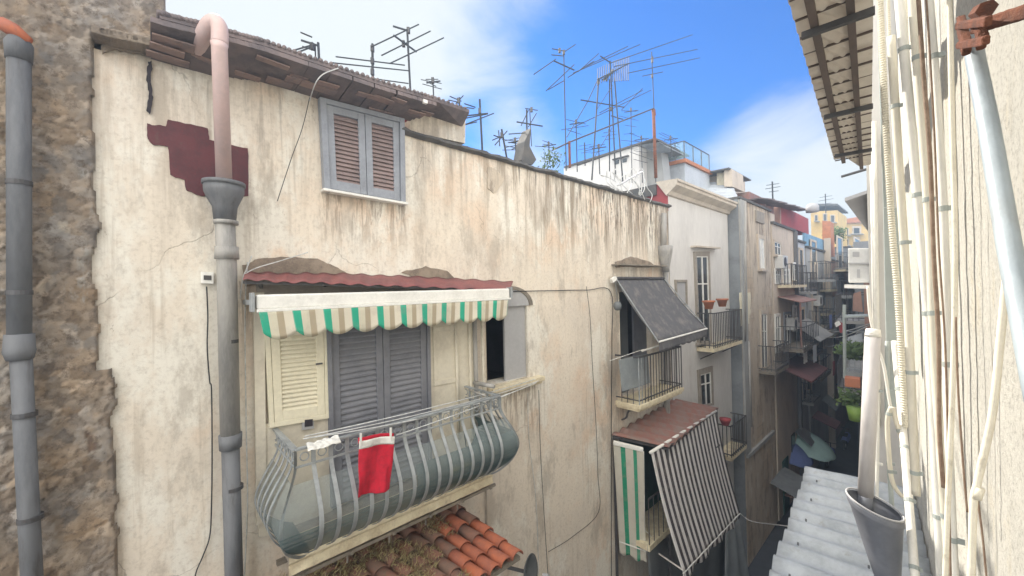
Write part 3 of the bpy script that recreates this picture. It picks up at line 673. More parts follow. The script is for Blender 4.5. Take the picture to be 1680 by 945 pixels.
w = MB(); w.surf(lambda u, v: FA(cx + R_ * v * math.cos(math.pi * (1 - u)), .018, 9.72 + R_ * v * math.sin(math.pi * (1 - u)) * .62), 24, 2, .02, NA); w.build('niche_tympanum', 'panelgrey', PB)
w = MB(); a, b = sz(815, 640, .1)[0], 5.26
w.a(4.02, b, .0, .16, 8.34, 8.42); w.a(4.02, b - .03, .0, .12, 8.29, 8.34); w.build('niche_ledge', 'slab', PB, bevel=.01)
# balcony slab with moulded edge
BS0, BS1 = .98, 3.55
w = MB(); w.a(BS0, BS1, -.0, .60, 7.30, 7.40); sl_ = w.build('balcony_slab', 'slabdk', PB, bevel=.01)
def rag(u, v):
    s = lerp(BS0 - .02, BS1 + .02, u); pr = [(.60, 7.43), (.66, 7.43), (.67, 7.37), (.64, 7.33), (.655, 7.24), (.60, 7.20)]
    k = min(4, int(v * 5)); t = v * 5 - k; e = mn.fractal(Vector((s * 7, v * 2, 0)), 1, 2, 4) * .012
    return FA(s, lerp(pr[k][0], pr[k + 1][0], t) + e, lerp(pr[k][1], pr[k + 1][1], t) + e * (1.2 if v > .7 else .2))
w = MB(); w.surf(rag, 150, 10); w.a(BS0 - .02, BS1 + .02, .3, .602, 7.405, 7.428); w.build('slab_moulding', 'slab', sl_)
w = MB()
for o_, z_, t_ in ((.60, 7.17, .035), (.5, 7.10, .03), (.03, 7.05, .05)): w.beam(FA(BS0, o_, z_), FA(BS1 + .1, o_, z_), t_, t_)
for k in range(6): s = lerp(BS0 + .1, BS1, k / 5); w.beam(FA(s, .0, 7.13), FA(s, .64, 7.17), .035, .04); w.beam(FA(s, .5, 7.1), FA(s, .5, 7.0), .02, .02)
w.beam(FA(BS1, .5, 7.15), FA(BS1, .5, 6.3), .035, .035)
w.build('slab_brackets', 'slabdk', sl_)
# railing
RL = MB(); zt = 8.53; s0, s1, oq = .985, 3.55, .86
for (a, b) in ((FA(s0, 0, zt), FA(s0, oq, zt)), (FA(s0, oq, zt), FA(s1, oq, zt)), (FA(s1, oq, zt), FA(s1, 0, zt))): RL.beam(a, b, .05, .022)
zl = 8.36
for (a, b) in ((FA(s0, 0, zl), FA(s0, oq, zl)), (FA(s0, oq, zl), FA(s1, oq, zl)), (FA(s1, oq, zl), FA(s1, 0, zl))): RL.beam(a, b, .014, .022)
rail = RL.build('balcony_railing', 'iron', PB, bevel=.003)
PROF = [(0, 8.52), (.0, 8.36), (.045, 8.25), (.14, 8.10), (.21, 7.95), (.21, 7.80), (.13, 7.64), (-.02, 7.50), (-.14, 7.435)]
pf = arc([Vector((a, 0, b)) for a, b in PROF], 5)
def flatbar(fn, wdir, wid=.040, th=.009):
    m = MB(); vs = []
    for i, p in enumerate(pf):
        c = fn(p.x, p.z); n_ = (fn(p.x + .01, p.z) - c).normalized() * th / 2; d = wdir * wid / 2
        vs += [c - d + n_, c + d + n_, c + d - n_, c - d - n_]
    fs = [(i * 4 + j, i * 4 + (j + 1) % 4, (i + 1) * 4 + (j + 1) % 4, (i + 1) * 4 + j) for i in range(len(pf) - 1) for j in range(4)]
    return m.add(vs, fs)
nb = 16
for i in range(nb + 1):
    s = lerp(s0, s1, i / nb); inn = (s - (s0 + s1) / 2) * -.0
    if i in (0, nb):   # corner bars lean diagonally
        sg = -1 if i == 0 else 1
        m = flatbar(lambda x, z, sg=sg: FA(s + sg * x * .75, oq + x * .75, z), (DA * -sg + NA).normalized().cross(Vector((0, 0, 1))))
    else: m = flatbar(lambda x, z: FA(s, oq + x, z), DA)
    m.build('bar', 'iron', rail)
for sg, sb_ in ((-1, s0), (1, s1)):
    for i in range(1, 6):
        o_ = oq * i / 6 + .02
        flatbar(lambda x, z, sg=sg: FA(sb_ + sg * x, o_ + x * .12, z), NA).build('bar', 'iron', rail)
def ring(c, d, r): return [c + d * r * math.cos(2 * math.pi * k / 10) + Vector((0, 0, r * math.sin(2 * math.pi * k / 10))) for k in range(11)]
for i in range(nb): w = MB(); w.tube(ring(FA(lerp(s0, s1, (i + .5) / nb), oq, 8.445), DA, .04), .006, 5, False); w.build('scroll', 'iron', rail, smooth=True)
for i in range(6):
    for s in (s0, s1): w = MB(); w.tube(ring(FA(s, oq * (i + .5) / 6, 8.445), NA, .04), .006, 5, False); w.build('scroll', 'iron', rail, smooth=True)
def belly(u, v, k=.93):
    i = v * (len(pf) - 1); a = int(min(i, len(pf) - 2)); p = pf[a].lerp(pf[a + 1], i - a); x = p.x - .03
    L_ = oq; tot = 2 * L_ + (s1 - s0); t = u * tot
    if t < L_: return FA(s0 - x * (.3 + .7 * 1), t + x * (t / L_), p.z)
    if t < L_ + s1 - s0:
        f = (t - L_) / (s1 - s0); return FA(lerp(s0 - x, s1 + x, f), oq + x, p.z)
    f = (tot - t) / L_; return FA(s1 + x, f * L_ + x * f, p.z)
w = MB(); w.surf(lambda u, v: belly(u, .28 + .42 * v), 140, 14); w.build('netting', 'netting', rail, smooth=True)
w = MB(); w.surf(lambda u, v: belly(u, .60 + .38 * v, .9), 140, 10); w.build('plastic_screen', 'sheetteal', rail, smooth=True)
w = MB(); w.surf(lambda u, v: belly(.48 + .5 * u, .42 + .35 * v) - NA * .02, 60, 10); w.build('plastic_screen', 'sheetteal', rail, smooth=True)
w = MB()     # folded drying-rack arm and bits on the rail
w.tube([A(778, 628, .3), FA(3.5, .8, 8.66)], .03, 10); w.tube([A(770, 640, .3), FA(3.35, .8, 8.56)], .012, 8)
tag(w.build('drying_rack', 'leadlt', loc=FA(3.6, .6, 8.55), smooth=True), 'grey folded drying rack lying on the right end of the balcony rail', 'drying rack')
w = MB(); w.box8([FA(2.9 + a, .55 + b, 7.46 + c) for c in (0.16, 0) for a, b in ((0, 0), (0, .2), (.35, .2), (.35, 0))]); tag(w.build('crate', 'yellowp', loc=FA(3.07, .6, 7.46), bevel=.01), 'yellow plastic crate on the floor behind the balcony bars', 'crate')
w = MB(); w.tube([FA(3.0, .70, 8.5), FA(3.05, .82, 7.55)], .009, 6); tag(w.build('broom_handle', 'black', loc=FA(3, .8, 7.5)), 'thin black stick standing behind the balcony bars', 'stick')
# white cloth on the left of the rail
def rg(u, v):
    return FA(lerp(1.08, 1.38, u), .85 + .09 * v + .012 * mn.noise(Vector((u * 7, v * 4, 3))), 8.56 + .018 * mn.noise(Vector((u * 6, v * 5, 0))) - .05 * v * v)
w = MB(); w.surf(rg, 40, 16, .004, NA); tag(w.build('rag', 'white', loc=FA(1.2, .9, 8.55), smooth=True), 'white plastic rag folded over the left corner of the balcony rail', 'rag')

# clotheslines
CL = []
def line(label, pts, r=.006): CL.append(wire(label, pts, r, 'rope', 'clothesline', 'clothesline', 'clotheslines strung in front of the bulging balcony'))
def cl(x0, y0, o0, x1, y1, o1, sag, xs=.5):
    a, b = A(x0, y0, o0), A(x1, y1, o1); return [a.lerp(b, t) - Vector((0, 0, sag * 4 * t * (1 - t))) for t in [i / 8 for i in range(9)]]
line('clothesline carrying the red cloth, slack, nearest the viewer', cl(498, 720, 1.12, 880, 628, .4, .1), .0065)
line('upper taut clothesline just above the balcony rail', cl(500, 716, 1.0, 878, 622, .35, .035))
line('second taut clothesline parallel to the rail, a little lower', cl(500, 720, 1.05, 884, 625, .38, .05))
line('clothesline ending on the balcony drying rack', cl(650, 714, 1.1, 850, 640, .7, .02))
# red cloth with white band and pegs
aL, aR = A(589, 724, 1.14), A(647, 716, 1.14)
def cloth(u, v):
    bl, br = A(586, 815, 1.10), A(640, 804, 1.12)
    p = (aL.lerp(aR, u)).lerp(bl.lerp(br, u), v)
    return p + NA * (.020 * math.sin(u * 8 + v * 2.2) * (.25 + v) + .007 * math.sin(u * 23 - v * 5) * v + .006 * mn.noise(Vector((u * 9, v * 5, 4))) + .02 * mn.noise(Vector((u * 2, v * 2, 0)))) + Vector((0, 0, .012 * math.sin(u * 3.1) * (1 - v)))
rc = thing('hanging_cloth', 'red cloth with a white top band pegged on the clothesline', 'cloth', A(614, 815, 1.12))
w = MB(); w.surf(lambda u, v: cloth(u, .14 + .86 * v), 40, 40, .004, NA); w.build('red_cloth', 'red', rc, smooth=True)
w = MB(); w.surf(lambda u, v: cloth(u, .14 * v) + NA * .004, 24, 4, .004, NA); w.build('white_band', 'white', rc, smooth=True)
w = MB(); w.surf(lambda u, v: cloth(u, .1 * v - .05) - NA * .02, 24, 3, .004, NA); w.build('folded_hem', 'red', rc, smooth=True)
for k, (x, y) in enumerate(((592, 718), (641, 709))):
    pg = thing('clothes_peg', ('white clothes peg on the left corner of the red cloth', 'white clothes peg on the right corner of the red cloth')[k], 'clothes peg', A(x, y, 1.15), 'pegs holding the red cloth')
    for d in (-.006, .006): w = MB(); w.beam(A(x, y - 7, 1.16) + NA * d, A(x, y + 14, 1.16) + NA * d * .6, .016, .008, NA); w.build('prong', 'white', pg)

# ------------------------------------------------------------------ green striped awning over the first balcony
AW = thing('awning', 'cream and green striped awning with scalloped edge over the balcony', 'awning', A(620, 490, .4))
a, b = A(419, 496, .42), A(833, 481, .42)
w = MB(); w.beam(a, b, .10, .15); w.build('cassette', 'white', AW, bevel=.02)
w = MB(); w.beam(a + NA * .06 - Vector((0, 0, .085)), b + NA * .06 - Vector((0, 0, .085)), .03, .03); w.build('front_bar', 'white', AW, bevel=.005)
for p in (a - DA * .03, b + DA * .03): w = MB(); w.beam(p - NA * .05, p + NA * .07, .03, .19); w.beam(p - NA * .40, p, .035, .05); w.build('bracket', 'iron', AW, bevel=.004)
w = MB()
T0, T1 = A(424, 509, .49), A(834, 492, .49); NS = 11
def val(u, v):
    b0, b1 = A(432, 553, .52), A(832, 521, .52); sc_ = abs(math.sin(math.pi * u * NS)) ** .8
    p = T0.lerp(T1, u).lerp(b0.lerp(b1, u), v)
    return p - Vector((0, 0, v * .075 * (sc_ - .5))) + NA * (.010 * math.cos(u * NS * math.pi * 2) * v * v + .012 * math.sin(u * 17) * v)
w.surf(val, 240, 6, .003, NA); w.build('valance', 'awnstripe', AW, smooth=True)
rs = thing('corrugated_roof', 'thin dark red corrugated sheet over the striped awning', 'sheet roof', A(620, 462, .2))
def rsf(u, v):
    p = A(lerp(402, 842, u), lerp(447, 462, u), .02).lerp(A(lerp(398, 836, u), lerp(459, 476, u), .44), v)
    return p + Vector((0, 0, .010 * math.sin(u * 90) + .03 * math.sin(u * math.pi) * (1 - v) + .012 * mn.noise(Vector((u * 9, v, 0)))))
w = MB(); w.surf(rsf, 260, 4, .006, Vector((0, 0, 1))); w.build('sheet', 'redsheet', rs, smooth=True)
w = MB()
for u in (.06, .3, .55, .8, .97): w.beam(rsf(u, 0) - Vector((0, 0, .16)), rsf(u, .9) - Vector((0, 0, .03)), .03, .03)
w.beam(rsf(0, .85) - Vector((0, 0, .035)), rsf(1, .85) - Vector((0, 0, .035)), .03, .03); w.build('support', 'irondk', rs)
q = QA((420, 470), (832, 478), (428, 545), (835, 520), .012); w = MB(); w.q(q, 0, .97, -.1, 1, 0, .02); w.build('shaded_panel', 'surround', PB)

# ------------------------------------------------------------------ tile roof below the balcony
TRF = thing('tiled_roof', 'small terracotta tile roof overgrown with dry grass below the balcony', 'tiled roof', A(600, 930, .4))
SL = [1.1, 3.35]; zw, ow, zf_, of_ = 6.76, .02, 6.34, 1.05
def tl(s, t, h=0): return FA(s + .36 * t - .02, lerp(ow, of_, t), lerp(zw, zf_, t) + h)
w = MB(); w.surf(lambda u, v: tl(lerp(-.3, 3.36, u), v, -.02), 10, 4, .05, Vector((0, 0, 1))); w.build('roof_deck', 'slabdk', TRF)
pit = .2; cols = 19; s = 3.3
mats = []
tmA, tmB, tmC = MB(), MB(), MB()
for c in range(cols):
    s = 3.28 - c * pit
    for r in range(5):
        t0, t1 = 1 - (r + 1) * .215, 1 - r * .215 + .035; t0 = max(t0, 0)
        js = random.uniform(-.012, .012); jz = random.uniform(-.006, .01)
        pts = []
        tgt = tmA if (c < 3 and r < 4 and random.random() < .8) or (c < 4 and r < 2) else tmB
        def half(u, v, s=s, t0=t0, t1=t1, js=js, jz=jz):
            a = math.pi * u; r_ = lerp(.078, .098, v); t = lerp(t0, t1, v)
            return tl(s + js + r_ * math.cos(a), t, .015 + jz + r_ * .85 * math.sin(a) + v * .02)
        tgt.surf(half, 10, 2, .014, Vector((0, 0, 1)))
    def chan(u, v, s=s): a = math.pi * u; return tl(s - pit / 2 + .07 * math.cos(a), v, .04 - .04 * math.sin(a))
    tmB.surf(chan, 6, 3)
tmA.build('bright_tiles', 'tileA', TRF, smooth=True); tmB.build('mossy_tiles', 'tileB', TRF, smooth=True)
w = MB()
for i in range(14000):
    s = random.uniform(.2, 2.95); t = random.random() ** 1.0
    lim = .9 - .38 * max(0, s - 2.0) if s > 1.6 else 1
    dens = mn.noise(Vector((s * 3, t * 3, 2))) + .30 - (.6 if s > 2.55 and t > .35 else 0) - (max(0, s - 1.9)) * max(0, t - .35) * 1.3
    if dens < random.random() * .3 - .05: continue
    p = tl(s, t, random.uniform(.03, .13)); h = random.uniform(.03, .10); d = Vector((random.uniform(-1, 1), random.uniform(-1, 1), random.uniform(.3, 1.3))).normalized() * h; x = d.cross(Vector((random.random(), random.random(), .3))).normalized() * .005
    w.add([p - x, p + x, p + d], [(0, 1, 2)])
gr = w.build('dry_grass', 'straw', loc=tl(1.5, .5)); gr['kind'] = 'stuff'; tag(gr, 'dry grass growing over the mossy roof tiles', 'grass')
# satellite dish at the verge
SDh = thing('satellite_dish', 'dark grey satellite dish seen from behind beside the tiled roof', 'satellite dish', A(866, 940, .2))
c = A(872, 940, .5); ax = Vector((.86, -.42, .12)).normalized(); ux = ax.cross(Vector((0, 0, 1))).normalized(); uy = ux.cross(ax)
def dsh(u, v): a = 2 * math.pi * u; r = .25 * v; return c + ux * r * math.cos(a) + uy * r * 1.1 * math.sin(a) - ax * (.10 * (1 - v * v))
w = MB(); w.surf(dsh, 36, 8, .008, ax); w.build('reflector', 'tank', SDh, smooth=True)
w = MB(); w.beam(c - ax * .1, FA(4.35, 0, c.z - .1), .04, .04); w.beam(c - uy * .25, c + ax * .25, .02, .02); w.build('arm', 'irondk', SDh)
w = MB(); w.tube([c + ax * .2, c + ax * .3], .03, 10); w.build('receiver', 'panelgrey', SDh)

# ------------------------------------------------------------------ second balcony
q = QA((1006, 462), (1015, 462), (1012, 660), (1020, 655), .01)
w = MB(); zb = 7.42; a0, a1 = 7.78, 9.98
w.a(a0, a1, 0, .62, zb - .1, zb); w.a(a0 + .03, a1 - .03, 0, .58, zb - .16, zb - .1); sl2 = w.build('balcony_slab', 'slab', PB, bevel=.012)
for s in (a0 + .25, a1 - .3):
    w = MB(); w.tube(arc([FA(s, 0, zb - .5), FA(s, .12, zb - .42), FA(s, .2, zb - .25), FA(s, .5, zb - .17)], 5), .022, 8); w.build('slab_bracket', 'irondk', sl2, smooth=True)
w = MB(); rt = 8.46
for z_, t_ in ((rt, .035), (zb + .09, .02)):
    for (a, b) in ((FA(a0 + .04, 0, z_), FA(a0 + .04, .58, z_)), (FA(a0 + .04, .58, z_), FA(a1 - .04, .58, z_)), (FA(a1 - .04, .58, z_), FA(a1 - .04, 0, z_))): w.beam(a, b, .03, t_)
r2 = w.build('balcony_railing', 'irondk', PB)
for i in range(17): s = lerp(a0 + .04, a1 - .04, i / 16); w = MB(); w.tube([FA(s, .58, zb), FA(s, .58, rt)], .009 if i % 4 else .013, 6); w.build('bar', 'iron' if i < 2 else 'irondk', r2)
for s in (a0 + .04, a1 - .04):
    for i in range(1, 4): w = MB(); w.tube([FA(s, .58 * i / 4, zb), FA(s, .58 * i / 4, rt)], .009, 6); w.build('bar', 'irondk', r2)
w = MB(); w.tube([A(1053, 576, .5), A(1088, 565, .75)], .022, 8); w.tube([A(1000, 592, .6), A(1056, 573, .6)], .006, 6); w.build('arm_rod', 'white', r2)
w = MB(); w.a(DOOR2[0], DOOR2[0] + .62, -.2, -.15, DOOR2[2], DOOR2[3]); w.build('door_curtain', 'tank', PB)
w = MB(); w.a(DOOR2[0] + .9, DOOR2[1], -.2, -.15, DOOR2[2], DOOR2[3]); w.build('door_shutter', 'shut', PB)
q = QA((1015, 590), (1062, 580), (1020, 642), (1066, 628), .45); w = MB(); w.q(q, 0, 1, 0, 1, 0, .01); tag(w.build('hanging_cloth', 'tarp', loc=A(1040, 640, .45)), 'dull grey cloth hanging behind the second balcony bars', 'cloth')
# charcoal awning
A2 = thing('awning', 'charcoal drop awning with slanted stretcher over the second balcony', 'awning', A(1048, 458, .1))
tL, tR, bL, bR = A(1010, 458, .12), A(1089, 458, .12), A(1081, 561, .95), A(1160, 539, .95)
n2 = (bL - tL).cross(tR - tL).normalized(); n2 = -n2 if n2.dot(NA) < 0 else n2
w = MB(); w.surf(lambda u, v: tL.lerp(tR, u).lerp(bL.lerp(bR, u), v) - n2 * .05 * math.sin(math.pi * v), 20, 14, .004, n2); w.build('canopy', 'awngrey', A2, smooth=True)
def v2(u, v): return bL.lerp(bR, u) - Vector((0, 0, v * (.20 + .03 * abs(math.sin(u * 30))))) + NA * .02 * math.sin(u * 12) * v
w = MB(); w.surf(v2, 90, 4, .003, NA); w.build('valance', 'awngrey', A2, smooth=True)
w = MB(); w.tube([bL, bR], .02, 10); w.build('front_bar', 'white', A2)
w = MB(); w.tube([tL + Vector((0, 0, .02)), tR + Vector((0, 0, .02))], .035, 10); w.build('roller', 'irondk', A2)
for k, (p, q_) in enumerate(((tL, bL), (tR, bR))): w = MB(); w.tube([p + NA * .02, q_ - DA * .02], .013, 8); w.build('stretcher', 'iron', A2)
w = MB(); w.beam(A(1003, 461, .1), A(1010, 456, .12), .07, .09); w.build('gearbox', 'white', A2)
w = MB(); c = A(1013, 502, .3); w.surf(lambda u, v: c + (DA * math.cos(2 * math.pi * u) + NA * math.sin(2 * math.pi * u)) * .09 * math.sin(math.pi * (.02 + .96 * v)) + Vector((0, 0, -.1 * math.cos(math.pi * v))), 14, 10); w.tube([c + Vector((0, 0, .1)), A(1010, 462, .15)], .005, 6)
tag(w.build('hanging_basket', 'tank', loc=c, smooth=True), 'round grey basket hanging left of the charcoal awning', 'basket')

# ------------------------------------------------------------------ lean-to with striped blinds
LT = thing('lean_to_roof', 'rusty brown corrugated lean-to roof below the second balcony', 'lean-to roof', A(1090, 700, .3))
bk0, bk1, fr0, fr1 = FA(7.62, .02, 6.68), FA(11.1, .02, 6.82), FA(9.05 - .35, .72, 6.22), FA(12.95, .42, 6.22)
fr0 = hit(1098, 734, Vector((0, 0, 1)), 6.27 - 10); fr1 = hit(1179, 669, Vector((0, 0, 1)), 6.27 - 10)
bk0 = A(1004, 713, .03); bk1 = A(1108, 654, .03)
def ltf(u, v): return bk0.lerp(bk1, u).lerp(fr0.lerp(fr1, u), v) + Vector((0, 0, .035 * math.sin(u * 2 * math.pi * 9)))
w = MB(); w.surf(ltf, 180, 6, .008, Vector((0, 0, 1))); w.build('sheet', 'rustsheet', LT, smooth=True)
w = MB(); w.beam(ltf(0, .95) - Vector((0, 0, .05)), ltf(1, .95) - Vector((0, 0, .05)), .05, .05); w.beam(ltf(0, .02) - Vector((0, 0, .05)), ltf(0, .98) - Vector((0, 0, .05)), .04, .05)
for p in (ltf(.01, .02), ltf(.01, .95), ltf(.99, .95)): w.beam(p - Vector((0, 0, .05)), Vector((p.x, p.y, 2.9)), .05, .05)
w.build('frame', 'irondk', LT)
BG = thing('roller_blind', 'cream blind with green stripes hanging on the side of the lean-to', 'blind', A(1030, 730, .3))
g0, g1, g2, g3 = A(1006, 728, .12), A(1055, 740, .62), A(1017, 908, .12), A(1061, 925, .62)
nn = (g1 - g0).cross(Vector((0, 0, 1))).normalized()
w = MB(); w.surf(lambda u, v: g0.lerp(g1, u).lerp(g2.lerp(g3, u), v) + nn * (.03 * math.sin(v * 5 + u) + .012 * math.sin(u * 13)) - Vector((0, 0, (v > .98) * .03 * math.sin(u * 12))), 24, 40, .003, nn); w.build('cloth', 'blindgreen', BG, smooth=True)
w = MB(); w.beam(g0 + Vector((0, 0, .03)), g1 + Vector((0, 0, .03)), .08, .09); w.build('roller_box', 'white', BG, bevel=.015)
w = MB(); w.tube([g2.lerp(g0, .11), g3.lerp(g1, .11)], .012, 8); w.build('bottom_bar', 'white', BG)
BB = thing('roller_blind', 'black and white striped blind slanting out from the lean-to', 'blind', A(1120, 720, .7))
h0, h1 = fr0.lerp(fr1, -.05) - Vector((0, 0, .03)), fr0.lerp(fr1, .93) - Vector((0, 0, .03))
h0 = A(1068, 742, .68)
dd = h1.dot(NA) + 5
h2, h3 = A(1121, 941, 1.45), A(1214, 842, 1.25)
n3 = (h1 - h0).cross(h2 - h0).normalized(); n3 = -n3 if n3.dot(NA) < 0 else n3
w = MB(); w.surf(lambda u, v: h0.lerp(h1, u).lerp(h2.lerp(h3, u), v) - n3 * .05 * math.sin(math.pi * v) + n3 * .008 * math.sin(u * 40) * v, 60, 30, .003, n3); w.build('cloth', 'blindbw', BB, smooth=True)
w = MB(); w.surf(lambda u, v: h2.lerp(h3, u) - Vector((0, 0, v * (.16 + .02 * math.sin(u * 55)))) + NA * .04 * v * math.sin(u * 25), 90, 3, .003, NA); w.build('valance', 'blindbw', BB, smooth=True)
w = MB(); w.tube([h2, h3], .014, 8); w.build('bottom_bar', 'white', BB)
w = MB(); w.tube([h0 - DA * .03, h1], .035, 12); w.build('roller', 'white', BB, smooth=True)
w = MB(); w.tube([A(1073, 903, .55), A(1120, 935, 1.45)], .017, 8); w.build('arm', 'white', BB); w = MB(); w.tube([A(1170, 865, .5), h3], .012, 8); w.build('arm', 'iron', BB)
# lower balcony behind the blinds: part of the building
w = MB(); w.a(7.8, 12.0, 0, .75, 4.3, 4.42); w.build('balcony_slab', 'slab', PB)
w = MB(); w.a(7.9, 10.5, .0, .04, 4.42, 6.5); w.build('door_curtain', 'greencloth', PB)
w = MB(); w.beam(FA(7.85, .72, 5.4), FA(12, .72, 5.4), .03, .03)
r3 = w.build('balcony_railing', 'irondk', PB)
for i in range(20): s = lerp(7.85, 12, i / 19); w = MB(); w.tube([FA(s, .72, 4.42), FA(s, .72, 5.4)], .01, 6); w.build('bar', 'irondk', r3)
w = MB(); t0, t1, t2, t3 = A(1192, 862, .9), A(1210, 845, .9), A(1186, 1010, .9), A(1240, 1010, .9)
w.surf(lambda u, v: t0.lerp(t1, u).lerp(t2.lerp(t3, u), v) + NA * .03 * math.sin(u * 14 + v), 30, 10, .004, NA); tag(w.build('tarpaulin', 'tarp', loc=t2, smooth=True), 'pale grey tarpaulin hanging beyond the black and white blind', 'tarpaulin')
w = MB(); t0, t1, t2, t3 = A(1062, 895, .7), A(1190, 850, .7), A(1066, 1010, .7), A(1190, 1000, .7)
w.surf(lambda u, v: t0.lerp(t1, u).lerp(t2.lerp(t3, u), v) + NA * .03 * math.sin(u * 22 + v), 40, 6, .004, NA); tag(w.build('tarpaulin', 'tank', loc=t2, smooth=True), 'dark grey sheet tied along the railing under the striped blind', 'tarpaulin')
w = MB(); w.tube([A(x, y, .62) for x, y in ((1056, 740), (1057, 800), (1058, 870))], .008, 6); w.tube(arc([A(x, y, .62) for x, y in ((1058, 870), (1068, 880), (1075, 895), (1066, 910), (1060, 895))], 5), .008, 6); tag(w.build('crank', 'white', loc=A(1058, 870, .6), smooth=True), 'white awning crank hanging between the two blinds', 'crank')

# ------------------------------------------------------------------ generic facade details
def Qo(pts, o): return Q(*[A(x, y, o) for x, y in pts], NA)
def window(par, pts, o, ms='surround', mg='glassdk', mfr='white', sill=True, name='window', t=.12, mull=True, hood=None):
    q = Qo(pts, o); tu, tv = t / q.wid(), t / q.hei()
    w = MB(); w.q(q, 0, tu, 0, 1, -.0, .05); w.q(q, 1 - tu, 1, 0, 1, -.0, .05); w.q(q, tu, 1 - tu, 0, tv, 0, .048); w.q(q, tu, 1 - tu, 1 - tv * .4, 1, 0, .048); f = w.build(name, ms, par)
    i = q.sub(tu, 1 - tu, tv, 1 - tv * .4, .0)
    w = MB(); w.q(i, 0, 1, 0, 1, .004, .012); w.build('pane', mg, f)
    if mull:
        a, b = .035 / i.wid(), .035 / i.hei(); w = MB(); w.q(i, 0, a * 1.3, 0, 1, .01, .035); w.q(i, 1 - a * 1.3, 1, 0, 1, .01, .035); w.q(i, .5 - a, .5 + a, 0, 1, .01, .036); w.q(i, a * 1.3, 1 - a * 1.3, 0, b, .01, .034); w.q(i, a * 1.3, 1 - a * 1.3, .32, .32 + b, .01, .033); w.build('sash', mfr, f)
    if sill: w = MB(); w.q(q, -.08, 1.08, 1, 1 + .08 / q.hei(), 0, .14); w.build('sill', ms, f)
    return f
def rbalcony(par, s0, s1, o0, out, zf, h=1.0, m='irondk', ms='slab', n=14):
    w = MB(); w.a(s0, s1, o0, o0 + out, zf - .12, zf); sl = w.build('balcony_slab', ms, par)
    w = MB()
    for z_ in (zf + h, zf + .08):
        for a, b in ((FA(s0, o0, z_), FA(s0, o0 + out, z_)), (FA(s0, o0 + out, z_), FA(s1, o0 + out, z_)), (FA(s1, o0 + out, z_), FA(s1, o0, z_))): w.beam(a, b, .035, .03)
    for i in range(n + 1): s = lerp(s0, s1, i / n); w.beam(FA(s, o0 + out, zf), FA(s, o0 + out, zf + h), .022, .022, NA)
    for i in range(1, 4):
        for s in (s0, s1): w.beam(FA(s, o0 + out * i / 4, zf), FA(s, o0 + out * i / 4, zf + h), .022, .022, NA)
    w.build('railing', m, sl); return sl

# ------------------------------------------------------------------ white house
WH = thing('white_house', 'white painted house with moulded cornice next to the plaster building', 'house', FA(13, -3, 0))
wz = 12.62; we = 15.3
w = MB(); w.a(10.66, we, -7, .0, 0, wz); w.build('wall', 'whitewall', WH)
def corn(u, v):
    s = lerp(10.55, we + .1, u); pr = [(0, wz - .08), (.06, wz - .06), (.1, wz + .04), (.3, wz + .16), (.3, wz + .24), (.34, wz + .26), (.34, wz + .32), (-.3, wz + .36)]
    k = min(6, int(v * 7)); t = v * 7 - k; return FA(s, lerp(pr[k][0], pr[k + 1][0], t), lerp(pr[k][1], pr[k + 1][1], t))
w = MB(); w.surf(corn, 30, 7); w.prism([FA(10.55, a, b) for a, b in ((0, wz - .08), (.3, wz + .16), (.34, wz + .32), (-.3, wz + .36))], DA * .01); w.prism([FA(we + .09, a, b) for a, b in ((0, wz - .08), (.3, wz + .16), (.34, wz + .32), (-.3, wz + .36))], DA * .01); w.build('cornice', 'whiteedge', WH)
w = MB(); w.a(10.62, 10.66, -3.5, -.0, ZT - .1, wz + .3); w.build('side_wall', 'crimson', WH)
w = MB(); w.a(10.55, we, -7, -.3, wz, wz + .3); w.build('roof', 'bitumen', WH)
window(WH, [(1137, 413), (1162, 413), (1143, 562), (1166, 562)], 0, t=.14)
w = MB(); a, b = A(1133, 405, .0), A(1172, 408, .0); w.beam(a + NA * .1, b + NA * .1, .2, .05); w.build('window_hood', 'whiteedge', WH)
window(WH, [(1106, 459), (1125, 459), (1108, 500), (1126, 500)], 0, mull=False, mg='panelgrey', sill=False, t=.07)
window(WH, [(1143, 607), (1167, 600), (1146, 668), (1169, 664)], 0, t=.16, sill=False)
bz = sz(1165, 570, .45)[1]
rbalcony(WH, 12.35, 14.9, 0, .5, bz - .05, 1.05, n=18)
for k in (12.6, 14.5): w = MB(); w.beam(FA(k, 0, bz - .45), FA(k, .45, bz - .2), .03, .03); w.build('slab_bracket', 'irondk', WH)
for k, (x, y) in enumerate(((1163, 497), (1185, 493))):
    p = A(x, y + 10, .5); w = MB(); w.tube([p, p + Vector((0, 0, .2)), p + Vector((0, 0, .2)), p + Vector((0, 0, .25))], [.1, .15, .18, .18], 16)
    tag(w.build('flower_pot', 'terra', loc=p, smooth=True), ('clay flower pot on the white house balcony rail, nearer the charcoal awning', 'clay flower pot at the far end of the white house balcony rail')[k], 'flower pot', 'clay pots on the balcony rail')
bz2 = sz(1188, 740, .45)[1]
rbalcony(WH, 13.6, 15.1, 0, .5, bz2 - .35, 1.0, n=9)
p = A(1190, 697, .45); w = MB(); w.tube([p, p + Vector((0, 0, .16)), p + Vector((0, 0, .2))], [.1, .16, .17], 12); tag(w.build('flower_pot', 'crimson', loc=p, smooth=True), 'dark red flower pot on the lower balcony of the white house', 'flower pot')

